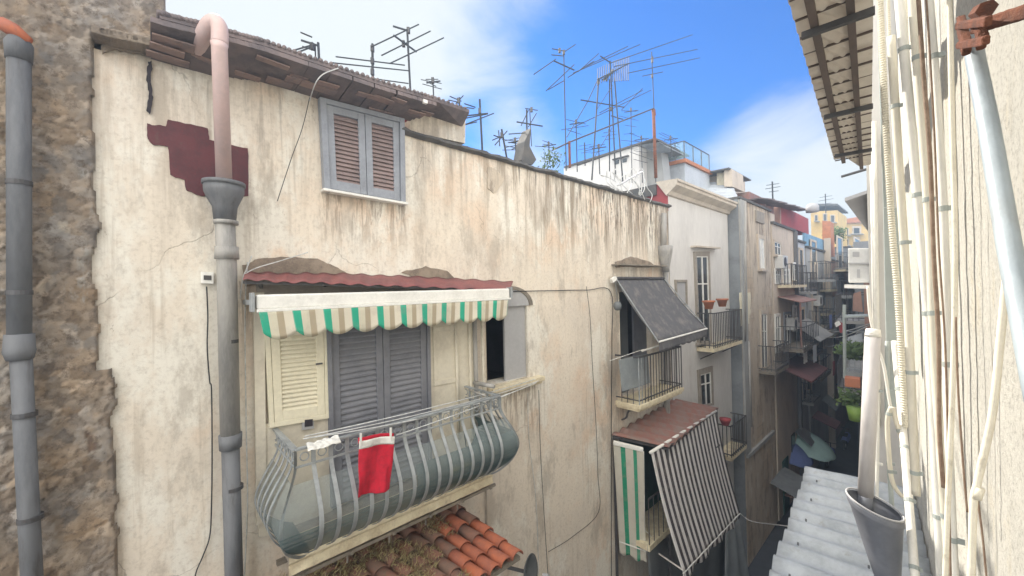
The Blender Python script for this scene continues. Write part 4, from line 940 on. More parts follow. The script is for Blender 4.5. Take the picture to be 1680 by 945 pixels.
# ------------------------------------------------------------------ tuff house C
CH = thing('tuff_house', 'brown tuff stone house with a grey side wall past the white house', 'house', FA(17, -3, 0))
CS0, CS1, CO = 15.36, 19.3, .36
zc = sz(1212, 326, CO)[1]
w = MB(); w.a(CS0, CS1, -8, CO, 0, zc); w.build('wall', 'tuff', CH)
w = MB(); w.a(CS0 - .02, CS0, -8, CO - .01, 0, zc); w.build('side_wall', 'tuffgrey', CH)
w = MB(); w.a(CS0 - .05, CS1, -8, CO + .06, zc, zc + .08); w.build('coping', 'bitumen', CH)
w = MB(); w.a(CS0 + .1, CS1 - .5, CO, CO + .09, 3.85, 3.98); w.a(CS0, CS0 + .5, CO, CO + .06, 4.0, zc - .02); w.build('pilaster', 'greyr', CH)
window(CH, [(1241, 384), (1253, 388), (1244, 442), (1255, 443)], CO, 'beige', 'white', t=.14)
window(CH, [(1246, 508), (1258, 510), (1248, 604), (1259, 604)], CO, 'beige', 'glassdk', t=.14, sill=False)
patch([(1214, 480), (1232, 480), (1232, 500), (1228, 530), (1215, 535)], 'cream', CO + .02, 'pale_repair', CH)
w = MB(); a, b = sz(1238, 345, CO), sz(1252, 368, CO); w.a(a[0], b[0], CO, CO + .06, b[1], a[1]); w.build('window_shutter', 'surround', CH)
for p0, p1, m_ in (((1222, 330), (1222, 560), 'leadlt'), ((1228, 560), (1232, 700), 'leadlt')):
    w = MB(); w.tube([A(*p0, CO + .06), A(*p1, CO + .06)], .05, 8); w.build('downpipe', m_, CH, smooth=True)
z_ = sz(1252, 604, CO)[1]
rbalcony(CH, 17.2, 19.2, CO, .55, z_, .95, n=10, ms='slabdk')

# ------------------------------------------------------------------ further houses on the left side
def house(name, label, s0, s1, o, zt, m, cat='house', cop='bitumen', depth=8):
    h = thing(name, label, cat, FA((s0 + s1) / 2, -3, 0))
    w = MB(); w.a(s0, s1, -depth, o, 0, zt); w.build('wall', m, h)
    w = MB(); w.a(s0 - .05, s1 + .05, -depth, o + .08, zt, zt + .1); w.build('coping', cop, h)
    return h
def zat(y, x, o): return sz(x, y, o)[1]
D = house('beige_house', 'narrow beige house with a canopied balcony past the tuff house', 19.35, 23.2, .4, zat(372, 1280, .4), 'beige')
for pts in ([(1268, 392), (1280, 397), (1269, 418), (1281, 420)],): window(D, pts, .4, 'beige', 'glassdk', t=.1)
window(D, [(1270, 440), (1279, 441), (1271, 466), (1280, 466)], .4, 'white', 'glassdk', t=.08, sill=False)
window(D, [(1284, 440), (1294, 441), (1284, 466), (1295, 466)], .4, 'white', 'greyr', t=.08, sill=False)
rbalcony(D, 20.0, 23.0, .4, .5, zat(468, 1280, .6), .9, n=8)
rbalcony(D, 19.8, 22.9, .4, .9, zat(588, 1275, 1.0), .95, n=9, ms='slabdk')
window(D, [(1270, 515), (1279, 514), (1271, 580), (1280, 578)], .4, 'white', 'glassdk', t=.1, sill=False)
window(D, [(1285, 512), (1296, 511), (1286, 580), (1296, 576)], .4, 'frameblue', 'glassdk', t=.1, sill=False)
w = MB(); zz = zat(500, 1285, 1.0)
w.prism([FA(19.9, .42, zz + .25), FA(19.9, 1.25, zz), FA(19.9, 1.25, zz + .04), FA(19.9, .42, zz + .29)], DA * 3.2); w.beam(FA(19.95, 1.2, zz), FA(19.95, 1.2, zz - 2.0), .05, .05); w.build('balcony_canopy', 'rustsheet', D)
w = MB(); zz = zat(560, 1310, .9); w.prism([FA(22.0, .45, zz + .7), FA(22.0, 1.5, zz - .1), FA(22.0, 1.5, zz - .06), FA(22.0, .45, zz + .74)], DA * 3.4); w.build('awning_sheet', 'greyr', D)
w = MB(); zz = zat(640, 1275, .9); w.prism([FA(19.5, .42, zz + .5), FA(19.5, 1.6, zz), FA(19.5, 1.6, zz + .06), FA(19.5, .42, zz + .56)], DA * 3.6); w.build('red_porch_roof', 'porch', D)
w = MB(); w.a(20.0, 20.9, .4, .44, 0, 2.3); w.build('green_door', 'greendoor', D); w = MB(); w.a(21.6, 22.2, .4, .44, 2.0, 3.0); w.build('small_window', 'glassdk', D)
w = MB(); w.a(23.0, 23.15, .42, .56, 0, D_z if False else zat(372, 1280, .4)); w.build('downpipe', 'lead', D)
E_ = house('pale_blue_house', 'slim pale blue house wall beyond the beige house', 23.25, 25.2, .45, zat(395, 1303, .45), 'paleblue')
window(E_, [(1300, 430), (1306, 431), (1300, 460), (1306, 461)], .45, 'white', 'glassdk', t=.08, sill=False)
window(E_, [(1300, 500), (1306, 501), (1300, 545), (1306, 545)], .45, 'white', 'glassdk', t=.08, sill=False)
G_ = house('grey_house', 'blank grey rendered house with a crimson and blue rooftop terrace', 25.25, 31.5, .5, zat(407, 1325, .5), 'greyr')
w = MB(); za, zb_ = zat(407, 1312, .5), zat(378, 1312, .5); w.a(25.3, 31.4, .35, .45, za, zb_); w.build('terrace_screen', 'skyblue', G_)
w = MB(); za, zb_ = zat(379, 1312, -.5), zat(352, 1312, -.5); w.a(25.0, 31.8, -5, -.5, za, zb_); w.build('rooftop_room', 'crimson', G_)
w = MB(); w.a(24.7, 25.0, -5, -.5, za - 1.2, zb_); w.build('rooftop_side_wall', 'brick', G_)
for pts in ([(1335, 430), (1340, 431), (1335, 470), (1340, 470)], [(1335, 500), (1340, 500), (1335, 540), (1340, 540)], [(1322, 600), (1330, 600), (1322, 640), (1330, 640)]): window(G_, pts, .5, 'beige', 'glassdk', t=.12, sill=False, mull=False)
w = MB(); w.a(30.2, 30.5, .5, .8, 0, za - .5); w.build('downpipe', 'beige', G_)
for (yy, xx) in ((477, 1338), (520, 1340), (560, 1338)): rbalcony(G_, 28.6, 31.2, .5, .5, zat(yy, xx, .8), .9, n=6, m='iron')
H_ = house('reddish_house', 'faded red house front far along the left side of the alley', 31.6, 38.5, .6, zat(425, 1350, .6), 'brick')
for yy in (455, 500, 550): window(H_, [(1350, yy), (1354, yy), (1350, yy + 22), (1354, yy + 22)], .6, 'beige', 'glassdk', t=.15, sill=False, mull=False)
for (yy, xx) in ((440, 1352), (520, 1352)): rbalcony(H_, 32.5, 37, .6, .6, zat(yy, xx, .8), .9, n=6, m='iron')
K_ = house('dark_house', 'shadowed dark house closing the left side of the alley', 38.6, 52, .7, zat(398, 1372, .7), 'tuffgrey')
for yy in (450, 500, 550): window(K_, [(1366, yy), (1370, yy), (1366, yy + 20), (1370, yy + 20)], .7, 'greyr', 'glassdk', t=.15, sill=False, mull=False)
rbalcony(K_, 40, 48, .7, .7, zat(430, 1366, 1), .9, n=8)

random.seed(21)
def ac_unit(label, s, o, z):
    t = thing('air_conditioner', label, 'air conditioner', FA(s, o, z), 'air conditioners on the far facades')
    w = MB(); w.a(s, s + .8, o, o + .32, z, z + .55); w.build('casing', 'acw', t, bevel=.02); w = MB(); w.tube([FA(s + .3, o + .32, z + .28), FA(s + .3, o + .335, z + .28)], .2, 14); w.build('fan_grille', 'irondk', t)
ac_unit('air conditioner on the beige house wall above its balcony', 19.6, .4, zat(440, 1269, .5)); ac_unit('air conditioner under the canopy of the beige house', 21.2, .4, zat(545, 1284, .5)); ac_unit('air conditioner on the grey house wall', 26.5, .5, zat(505, 1318, .5))
for (H, o, a, b, zs, n) in ((E_, .45, 23.4, 25.0, (9.6, 6.6, 4.2), 6), (G_, .5, 25.6, 28.4, (10.2, 7.6, 5.0), 7), (H_, .6, 33, 37.5, (11.0, 8.2, 5.4), 8), (K_, .7, 40, 47, (11.5, 8.5, 6.0), 9)):
    for z_ in zs:
        rbalcony(H, a, b, o, random.uniform(.45, .8), z_, .95, n=n, m='irondk', ms='slabdk' if random.random() < .5 else 'greyr')
        w = MB(); w.a(lerp(a, b, .3), lerp(a, b, .7), o, o + .03, z_, z_ + 2.1); f = w.build('balcony_door', 'glassdk', H); w = MB(); w.a(lerp(a, b, .22), lerp(a, b, .3), o, o + .05, z_, z_ + 2.15); w.a(lerp(a, b, .7), lerp(a, b, .78), o, o + .05, z_, z_ + 2.15); w.a(lerp(a, b, .22), lerp(a, b, .78), o, o + .052, z_ + 2.1, z_ + 2.22); w.build('door_surround', 'beige', f)
LC = ['white', 'bluecl', 'tarp', 'crimson', 'paleblue', 'panelgrey', 'greencloth']; LN = ['white', 'blue', 'grey', 'crimson', 'pale blue', 'light grey', 'dark green']
for i, (s, o, z_, wh) in enumerate(((20.6, 1.15, 7.3, 'the beige house'), (26.6, 1.2, 8.3, 'the grey house'), (34.5, 1.3, 8.9, 'the faded red house'), (27.2, 1.2, 5.7, 'the grey house, lower floor'), (21.4, 1.35, 7.25, 'the beige house, beside the white one'), (35.5, 1.3, 11.6, 'the faded red house, upper floor'))):
    w = MB(); w.surf(lambda u, v: FA(s + u * .6, o + .03 * math.sin(u * 9), z_ - v * .75), 10, 6, .01, NA); tag(w.build('laundry', LC[i], loc=FA(s, o, z_)), LN[i] + ' cloth drying on a balcony of ' + wh, 'laundry', 'laundry on the far balconies')
for i, (s, o, z_, wd, dp_, m_) in enumerate(((22.2, .45, 3.0, 1.2, .6, 'tuffgrey'), (28.5, .5, 3.2, 2.0, .6, 'tarp'), (32.5, .6, 3.4, 2.0, .6, 'greencloth'))):
    w = MB(); w.prism([FA(s, o, z_), FA(s, o + dp_, z_ - .5), FA(s, o + dp_, z_ - .46), FA(s, o, z_ + .04)], DA * wd); tag(w.build('shop_awning', m_, loc=FA(s, o, z_)), ('grey shop awning under the beige house', 'pale shop awning under the grey house', 'dark green shop awning under the faded red house')[i], 'awning')
random.seed(5)
# ------------------------------------------------------------------ rooftop things
def cross(pts, s, th): # polygon on a cross plane, extruded up the alley
    m = MB(); m.prism([AS(x, y, s) for x, y in pts], DA * th); return m
PH = thing('penthouse', 'white rooftop penthouse with two slot windows behind the antennas', 'penthouse', AS(1000, 300, 14))
cross([(925, 276), (1048, 238), (1050, 330), (925, 330)], 14, 2.5).build('wall', 'whitewall', PH)
w = MB(); a, b = AS(925, 275, 13.9), AS(1075, 228, 13.9); w.prism([a, b, b + Vector((0, 0, .06)), a + Vector((0, 0, .06))], DA * 3); w.build('roof', 'bitumen', PH)
for x in (1008, 1021): cross([(x, 264 - (x - 1008) * .25), (x + 7, 262 - (x - 1008) * .25), (x + 7, 268 - (x - 1008) * .25), (x, 270 - (x - 1008) * .25)], 13.97, .03).build('slot_window', 'glassdk', PH)
cross([(1004, 261), (1030, 254), (1030, 255.5), (1004, 262.5)], 13.9, .1).build('window_ledge', 'bitumen', PH)
cross([(1050, 238), (1083, 236), (1090, 300), (1050, 310)], 14.6, .6).build('porch_back', 'greyr', PH)
w = MB(); P_ = [AS(x, y, 13.6) for x, y in ((1050, 240), (1082, 235), (1101, 249), (1078, 252))]; w.prism(P_, Vector((0, 0, .05))); w.prism([P_[0], P_[1], P_[1] + DA * 2, P_[0] + DA * 2], Vector((0, 0, .05))); w.build('porch_awning', 'tuffgrey', PH)
TB = thing('terrace_block', 'pale terrace block with glass balustrade on the roofs', 'terrace', AS(1110, 310, 17))
z_hi = AS(1122, 268, 16).z
p0, p1 = AS(1080, 276, 16), AS(1123, 267, 16)
w = MB(); w.prism([p0, p1, Vector((p1.x, p1.y, 11)), Vector((p0.x, p0.y, 11))], DA * 2.6); w.build('wall', 'paleblue', TB)
w = MB(); w.prism([p0 - DA * .1, p1 - DA * .1 + NA * .1, p1 - DA * .1 + NA * .1 + Vector((0, 0, .14)), p0 - DA * .1 + Vector((0, 0, .14))], DA * 2.8); w.build('terrace_slab', 'orangeroof', TB)
w = MB(); u = Vector((0, 0, .14)); h_ = Vector((0, 0, .75))
w.prism([p0 + u, p1 + u, p1 + u + h_, p0 + u + h_], DA * .02); w.prism([p1 + u, p1 + DA * 2.6 + u, p1 + DA * 2.6 + u + h_, p1 + u + h_], -NA * .02); w.build('glass_balustrade', 'glass', TB)
w = MB(); w.beam(p0 + u + h_, p1 + u + h_, .03, .03); w.beam(p1 + u + h_, p1 + DA * 2.6 + u + h_, .03, .03)
for k in range(4): p = p0.lerp(p1, k / 3); w.beam(p + u, p + u + h_, .03, .03)
for k in range(1, 4): p = p1 + DA * 2.6 * k / 3; w.beam(p + u, p + u + h_, .03, .03)
w.build('handrail', 'irondk', TB)
w = MB(); w.beam(AS(1095, 290, 15.98), AS(1096, 320, 15.98), .1, .03); w.build('window', 'glassdk', TB)
MR = thing('rooftop_hut', 'beige rooftop hut standing above pale ribbed metal roofing', 'hut', AS(1190, 300, 20))
def rib(u, v): a, b, c, d = AS(1138, 297, 19), AS(1200, 301, 19), AS(1140, 326, 17.6), AS(1212, 326, 17.6); return a.lerp(b, u).lerp(c.lerp(d, u), v) + Vector((0, 0, .04 * math.sin(v * 34)))
w = MB(); w.surf(rib, 6, 60, .03, Vector((0, 0, 1))); w.build('ribbed_roof', 'paleblue', MR, smooth=True)
cross([(1140, 286), (1178, 279), (1178, 300), (1140, 300)], 19.3, 3).build('back_wall', 'beige', MR)
cross([(1176, 283), (1188, 277), (1190, 303), (1176, 305)], 18.8, 1.5).build('wall', 'cream', MR)
cross([(1188, 276), (1200, 277), (1202, 306), (1188, 306)], 18.4, 1.5).build('wall', 'beige', MR)
w = MB(); P_ = [AS(x, y, 18.2) for x, y in ((1140, 285), (1195, 275), (1221, 296), (1222, 312), (1200, 300))]
w.prism([AS(1138, 286, 18.6), AS(1196, 274.5, 18.2), AS(1196, 276.5, 18.2), AS(1138, 288, 18.6)], DA * 3); w.build('roof', 'bitumen', MR)
w = MB(); a = A(1200, 277, -1.2); w.prism([A(1200, 277, -1.2), A(1222, 294, -1.2), A(1223, 322, -1.2), A(1200, 315, -1.2)], -NA * 1.5); w.build('side_wall', 'beige', MR)
w = MB(); w.prism([A(1204, 290, -1.18), A(1210, 294, -1.18), A(1210, 306, -1.18), A(1204, 302, -1.18)], -NA * .05); w.build('window', 'glassdk', MR)
SH = thing('rooftop_shed', 'ruined brown rooftop shed with ragged eaves', 'shed', AS(1265, 350, 22))
w = MB(); z0 = zat(345, 1250, -.6); w.a(20.0, 24.0, -3, -.6, z0 - .5, zat(330, 1262, -.6)); w.build('wall', 'rustsheet', SH)
w = MB()
for i in range(9): a = A(1236 + i * 7, 326 + i * 1.8 + random.uniform(-2, 2), -.4); b = A(1262 + i * 7, 329 + i * 2.2 + random.uniform(-2, 1), -.1); w.beam(a, b, .5, .05)
w.build('roof', 'timber', SH)
w = MB(); w.a(20.3, 22.8, -.45, -.3, z0 - 1.2, z0 - .15); w.build('parapet', 'beige', SH)
SHC = thing('rooftop_tank', 'rounded grey water tank on the far roofs', 'water tank', AS(1333, 345, 27))
c = AS(1333, 348, 27); w = MB(); w.tube([c, c + Vector((0, 0, .3)), c + Vector((0, 0, .45)), c + Vector((0, 0, .5))], [.3, .3, .22, .05], 16); w.build('tank_body', 'panelgrey', SHC, smooth=True)
# yellow buildings closing the view uphill
def facing(name, label, pts, s, th, m, wins, cat='building', roofm=None, roofpts=None, gm='glassdk', zb=0):
    h = thing(name, label, cat, Vector((AS(*pts[0], s).x, AS(*pts[0], s).y, 0)))
    P = [AS(x, y, s) for x, y in pts]; w = MB(); w.prism(P[:2] + [Vector((P[1].x, P[1].y, zb)), Vector((P[0].x, P[0].y, zb))], DA * th); w.build('wall', m, h)
    for (x0, y0, x1, y1) in wins:
        w = MB(); w.prism([AS(x, y, s - .12) for x, y in ((x0, y0), (x1, y0), (x1, y1), (x0, y1))], DA * .1); f = w.build('window', 'beige', h)
        d = (x1 - x0) * .2; w = MB(); w.prism([AS(x, y, s - .2) for x, y in ((x0 + d, y0 + d), (x1 - d, y0 + d), (x1 - d, y1), (x0 + d, y1))], DA * .06); w.build('pane', gm, f)
        w = MB(); w.prism([AS(x, y, s - .9) for x, y in ((x0 - d, y1), (x1 + d, y1), (x1 + d, y1 + 1.2), (x0 - d, y1 + 1.2))], DA * .8); w.build('balcony_slab', 'greyr', f)
    if roofpts: w = MB(); w.prism([AS(x, y, s - .4) for x, y in roofpts], DA * (th + .8)); w.build('roof', roofm, h)
    return h
facing('yellow_apartment_building', 'sunny yellow building with orange roof closing the alley uphill', [(1376, 366), (1424, 362)], 62, 8, 'yellow',
       [(1383, 374, 1393, 385), (1398, 371, 1413, 383), (1384, 391, 1393, 402), (1400, 389, 1410, 402), (1384, 410, 1393, 424)], roofm='orangeroof', roofpts=[(1374, 367), (1376, 361), (1412, 355), (1426, 360), (1426, 364)])
facing('yellow_rooftop_house', 'smaller yellow house with flat roof behind the far terraces', [(1330, 347), (1374, 345)], 50, 6, 'yellow',
       [(1336, 352, 1342, 362), (1350, 350, 1357, 362), (1362, 352, 1370, 364)], roofm='bitumen', roofpts=[(1326, 347), (1326, 334.5), (1374, 334), (1375, 337), (1330, 338), (1332, 347)])
# clutter on the far roofs: chimney, plants, awnings
w = MB(); c = AS(1358, 372, 36)
w.prism([AS(x, y, 36) for x, y in ((1349, 362), (1362, 363), (1364, 420), (1349, 420))], DA * 1.5); w.build('rooftop_chimney', 'orangeroof', loc=c); tag(bpy.data.objects[-1] if False else COL.objects[-1], 'faded orange chimney block on the far roofs', 'chimney')
def foliage(label, c, r, n, m='leaf', name='potted_plant', cat='plant', sq=(1, 1, 1), sz_=.05):
    w = MB()
    for i in range(n):
        d = Vector((random.gauss(0, 1), random.gauss(0, 1), random.gauss(0, 1))).normalized() * r * random.random() ** .5
        k = 1 + .5 * mn.noise(d * 3 / r + c); p = c + Vector((d.x * sq[0], d.y * sq[1], d.z * sq[2])) * k
        a = Vector((random.uniform(-1, 1), random.uniform(-1, 1), random.uniform(-1, 1))).normalized(); b = a.orthogonal().normalized()
        s = sz_ * random.uniform(.6, 1.4); w.add([p - a * s, p + b * s * .5, p + a * s, p - b * s * .5], [(0, 1, 2, 3)])
    ob = tag(w.build(name, m, loc=c - Vector((0, 0, r))), label, cat); ob['kind'] = 'stuff' if n < 300 else 'thing'
    if n >= 300: del ob['kind']
    return ob
foliage('dense green plants on the far roof terrace under the yellow house', AS(1369, 385, 40), .75, 900, sz_=.11)
foliage('small weeds growing on the parapet among antenna cables', A(905, 262, -.4), .28, 260, sz_=.035)

# ------------------------------------------------------------------ antennas
def antenna(label, mast, o, elems=(), boom=None, r=.018, er=.011, m='ant', joints=(), grp='TV antennas standing on the roofs'):
    P = lambda p: A(p[0], p[1], p[2] if len(p) > 2 else o)
    base = P(mast[0]); t = thing('tv_antenna', label, 'antenna', base, grp)
    w = MB(); w.tube([P(p) for p in mast], r, 8); w.build('mast', m, t)
    if boom:
        for bm in boom: w = MB(); w.beam(P(bm[0]), P(bm[1]), .022, .022); w.build('boom', m, t)
    for e in elems: w = MB(); w.tube([P(e[0]), P(e[1])], er, 6); w.build('element', m, t)
    for j in joints: p = P(j); w = MB(); w.beam(p - Vector((0, 0, .05)), p + Vector((0, 0, .05)), .05, .05); w.build('clamp', 'irondk', t)
    return t
antenna('slim antenna mast with three long slanting elements above the eave', [(676, 200), (668, 48)], -1.2, [((609, 77), (687, 40)), ((626, 91), (706, 51)), ((640, 104), (728, 62))], [((646, 58, -1), (683, 85, -1.4)), ((645, 43), (668, 50))], joints=[(670, 50), (662, 72)])
antenna('antenna with two long level elements left of the slanting one', [(612, 180), (611, 72)], -1.4, [((551, 93), (664, 107)), ((545, 103), (670, 116)), ((612, 129), (670, 137))], joints=[(611, 80), (611, 100), (611, 118)], r=.02)
antenna('small antenna cluster on twin masts furthest left on the roof', [(526, 140), (522, 70)], -1.3, [((493, 53), (512, 61)), ((470, 86), (512, 74)), ((478, 90), (514, 76)), ((496, 76), (516, 83))], [((494, 66), (522, 75))], joints=[(512, 76)])
antenna('bare second mast close to the leftmost antenna cluster', [(519, 140), (517, 72)], -1.35, r=.01)
antenna('small grid antenna behind the attic roof corner', [(753, 230), (754, 160)], -1.5, [((738, 158), (757, 166)), ((736, 164), (753, 168)), ((748, 170), (760, 157))], joints=[(752, 165)])
antenna('antenna with white dipole tube right of the attic', [(792, 260), (787, 163)], -.8, [((762, 170), (780, 176)), ((760, 176), (778, 178)), ((764, 194), (800, 187)), ((764, 204), (810, 186)), ((762, 205), (782, 200))], [((765, 190), (800, 186))], joints=[(787, 182)], r=.02)
antenna('small fan antenna on a short mast above the parapet', [(832, 262), (823, 212)], -.6, [((810, 222), (822, 226)), ((808, 230), (826, 222)), ((835, 220), (862, 218)), ((818, 214), (820, 240)), ((812, 238), (832, 215))], joints=[(823, 222)])
antenna('low antenna with crossed rods beside the broken stone pillar', [(865, 255), (864, 180)], -1, [((855, 206), (867, 181)), ((867, 208), (880, 186)), ((840, 245), (862, 236)), ((841, 234), (868, 224))], [((848, 200), (890, 207))], joints=[(872, 180)])
antenna('second thin mast beside the broken stone pillar with a small head', [(872, 240), (869, 178)], -1.1, [((862, 178), (882, 181))], r=.01)
antenna('tall lone mast with a small white head and slanting rods', [(929, 280), (925, 90)], -.8, [((876, 122), (912, 97)), ((896, 149), (942, 106)), ((900, 147), (926, 132)), ((905, 90), (925, 92)), ((906, 80), (926, 84)), ((926, 85), (944, 73))], [((909, 100), (942, 115))], joints=[(925, 86), (918, 83)], r=.013)
antenna('antenna tripod tower with a dense grid head, tallest cluster', [(1010, 290), (1001, 100)], -.9,
        [((940, 120), (1050, 73)), ((948, 118), (982, 88)), ((955, 112), (1030, 76)), ((932, 127), (975, 100)), ((930, 225), (965, 165)), ((965, 165), (982, 128)), ((943, 208), (1068, 148)), ((984, 185), (1055, 148)), ((1020, 180), (1054, 145))],
        [((985, 92), (1002, 103)), ((953, 164), (1024, 176)), ((1003, 190), (1022, 196))], joints=[(995, 130), (1005, 117), (1002, 179)])
tw = thing('antenna_tower', 'lattice legs of the rooftop antenna tower', 'tower', A(1000, 290, -.6))
w = MB(); w.tube([A(971, 295, -.3), A(982, 132, -.7)], .018, 8); w.build('leg', 'ant', tw)
w = MB(); w.tube([A(1022, 300, -.3), A(1008, 128, -.8)], .018, 8); w.build('leg', 'ant', tw)
w = MB(); w.tube([A(1000, 285, -1.6), A(1000, 130, -.8)], .016, 8); w.build('leg', 'ant', tw)
for (a, b) in (((979, 180), (1005, 140)), ((1004, 210), (974, 260))): w = MB(); w.tube([A(*a, -.6), A(*b, -.7)], .008, 6); w.build('brace', 'ant', tw)
gh = thing('grid_antenna', 'dense grid reflector head on the antenna tower', 'antenna', A(1005, 120, -.7))
for i in range(10):
    w = MB(); x = 1005 + i * 2.9; w.tube([A(x, 134 - i * .2, -.5), A(x + 1, 100 - i * .9, -.9)], .011, 5); w.build('rod', 'ant', gh)
for i in range(6): w = MB(); x = 980 + i * 3.6; w.tube([A(x, 140 - i * 2, -.6), A(x + 1, 112 - i * 1.5, -.9)], .011, 5); w.build('rod', 'ant', gh)
w = MB(); w.beam(A(980, 131, -.7), A(1030, 105, -.7), .03, .03); w.beam(A(990, 131, -.68), A(1005, 118, -.68), .05, .05); w.build('spine', 'ant', gh)
antenna('brown pole antenna with three long elements at the right', [(1076, 300), (1073, 180), (1069, 85)], -.4, [((1000, 104), (1136, 57)), ((1008, 109), (1144, 81)), ((1030, 120), (1148, 95)), ((1054, 125), (1088, 118))], None, joints=[(1070, 96), (1070, 100), (1070, 125)], r=.013)
w = MB(); w.tube([A(1076, 292, -.4), A(1072, 180, -.4)], .045, 10); w.tube([A(1073, 190, -.4), A(1072, 180, -.4)], .055, 10); tag(w.build('rust_pole', 'rust', loc=A(1076, 300, -.4), smooth=True), 'thick rusty pole carrying the right-hand antenna', 'pole')
fr_ = thing('iron_trestle', 'slanting iron pipe trestle tying the antenna masts together', 'trestle', A(935, 270, -.7))
w = MB(); w.tube([A(905, 247, -1.2), A(935, 233, -.9), A(1072, 178, -.4)], .02, 8); w.build('top_pipe', 'irondk', fr_)
w = MB(); w.tube([A(948, 271, -1), A(1073, 228, -.45)], .02, 8); w.build('lower_pipe', 'irondk', fr_)
w = MB(); w.tube([A(935, 275, -.9), A(934, 232, -.9)], .03, 8); w.build('post', 'rust', fr_)
bp = MB(); bp.prism([A(x, y, -.5) for x, y in ((856, 262), (861, 232), (871, 210), (869, 240), (880, 262), (874, 270), (858, 268))], -NA * .25); tag(bp.build('broken_pillar', 'bitumen', loc=A(865, 268, -.5)), 'jagged dark stone stump on the parapet between small antennas', 'stone stump')
for k, (lab, x0, x1, yb, o) in enumerate((('tiny far antenna above the ruined shed', 1268, 1262, 330, 0), ('tiny far antenna cluster on the distant roofs', 1355, 1350, 350, 0), ('far antenna left of the penthouse roof', 960, 957, 272, -3), ('low antenna in front of the white penthouse', 1000, 999, 250, -2.2))):
    d = 20 if k < 2 else 26
    sc_ = 1.6 if k < 2 else 1
    antenna(lab, [(x0, yb), (x0 - 1, yb - d - 12)], o, [((x0 - 12, yb - d), (x0 + 12, yb - d - 4)), ((x0 - 10, yb - d - 6), (x0 + 10, yb - d - 9)), ((x0 - 6, yb - d + 5), (x0 + 9, yb - d + 3))], r=.02 * sc_, er=.009 * sc_)
rr = random.Random(11)
for k, (x, yb, yt, desc) in enumerate(((845, 262, 226, 'tiny bent antenna just right of the fan antenna'), (900, 270, 232, 'short antenna with level rods left of the tall lone mast'), (945, 282, 196, 'slim antenna between the lone mast and the tower'), (982, 286, 236, 'low antenna at the foot of the tower'), (1035, 300, 176, 'thin antenna between the tower and the brown pole'), (1052, 300, 222, 'short antenna leaning beside the brown pole'), (1100, 262, 222, 'small antenna above the glass balustrade'), (710, 170, 128, 'short antenna standing on the attic roof'))):
    o = -.4 - rr.random() * 1.5; el = []
    for j in range(rr.randint(3, 6)):
        yy = lerp(yt, yb, .05 + j * .1); ln = rr.uniform(9, 24); sl_ = rr.uniform(-.5, .3); el.append(((x - ln, yy + sl_ * ln), (x + ln * rr.uniform(.5, 1), yy - sl_ * ln * .7)))
    antenna(desc, [(x + 2, yb), (x, yt)], o, el, [((x - 10, yt + 8), (x + 12, yt + 5))], r=.013, er=.008, joints=[(x, yt + 4)])
# tangle of white cables on the parapet corner
ct = MB()
for i in range(9):
    x = 990 + i * 6; pts = [A(x, 290 + i * 1.5, -.2), A(x + random.uniform(-18, 18), 283 + random.uniform(-8, 5), .0), A(x + random.uniform(0, 22), 298 + i * 1.2, .1), A(x + random.uniform(10, 26), 312 + i * 1.2, .1)]
    ct.tube(arc(pts, 6), .009, 6)
ct.tube(arc([A(1058, 294, .1), A(1062, 308, .12), A(1070, 320, .12), A(1066, 332, .1)], 6), .01, 6); ct.tube(arc([A(1040, 296, .1), A(1052, 315, .12), A(1058, 328, .12)], 6), .01, 6)
tag(ct.build('cable_tangle', 'rope', loc=A(1010, 300, 0), smooth=True), 'tangle of pale cables over the right end of the parapet', 'cables')
w = MB(); w.beam(A(1014, 304, .1), A(1054, 281, -.2), .1, .02); tag(w.build('board', 'panelgrey', loc=A(1014, 304, 0)), 'pale plank lying across the parapet cables', 'board')

# ------------------------------------------------------------------ right side: our own building
RB = thing('near_building', 'rough grey waved wall of the near building at right edge', 'building', FR(2, 2, 0))
WP = .32
def rw(u, v):
    s = lerp(-3, 7, u); z = lerp(5.5, 14, v)
    return FR(s, WP - .007 * math.sin(s * 2 * math.pi / .5 + .3) - .004 * mn.noise(Vector((s * 3, z * 1.5, 0))) - .003 * mn.noise(Vector((s * 12, z * 9, 0))), z)
w = MB(); w.surf(rw, 420, 120); w.build('wall', 'rwall', RB, smooth=True)
w = MB(); w.a(-3, 7, WP + .03, 6, 0, 14, FR); w.a(-3, 7, WP - .01, WP + .03, 0, 5.5, FR); w.build('wall_core', 'beige', RB)
# next building further along, protruding to perp 0
RB2 = thing('next_building', 'pale building further along the right side of the alley', 'building', FR(12, 2, 0))
w = MB(); w.a(7.02, 18, -.0, 6, 0, 15.5, FR); w.build('wall', 'whitewall', RB2)
w = MB()
for (px_, r_, m_) in ((1429, .02, 0), (1433, .03, 0)):
    w.tube([RS(px_, 200, 6.9), RS(px_ + 8, 700, 6.9)], r_, 8)
w.build('narrow_pipe', 'palepipe', RB2, smooth=True)
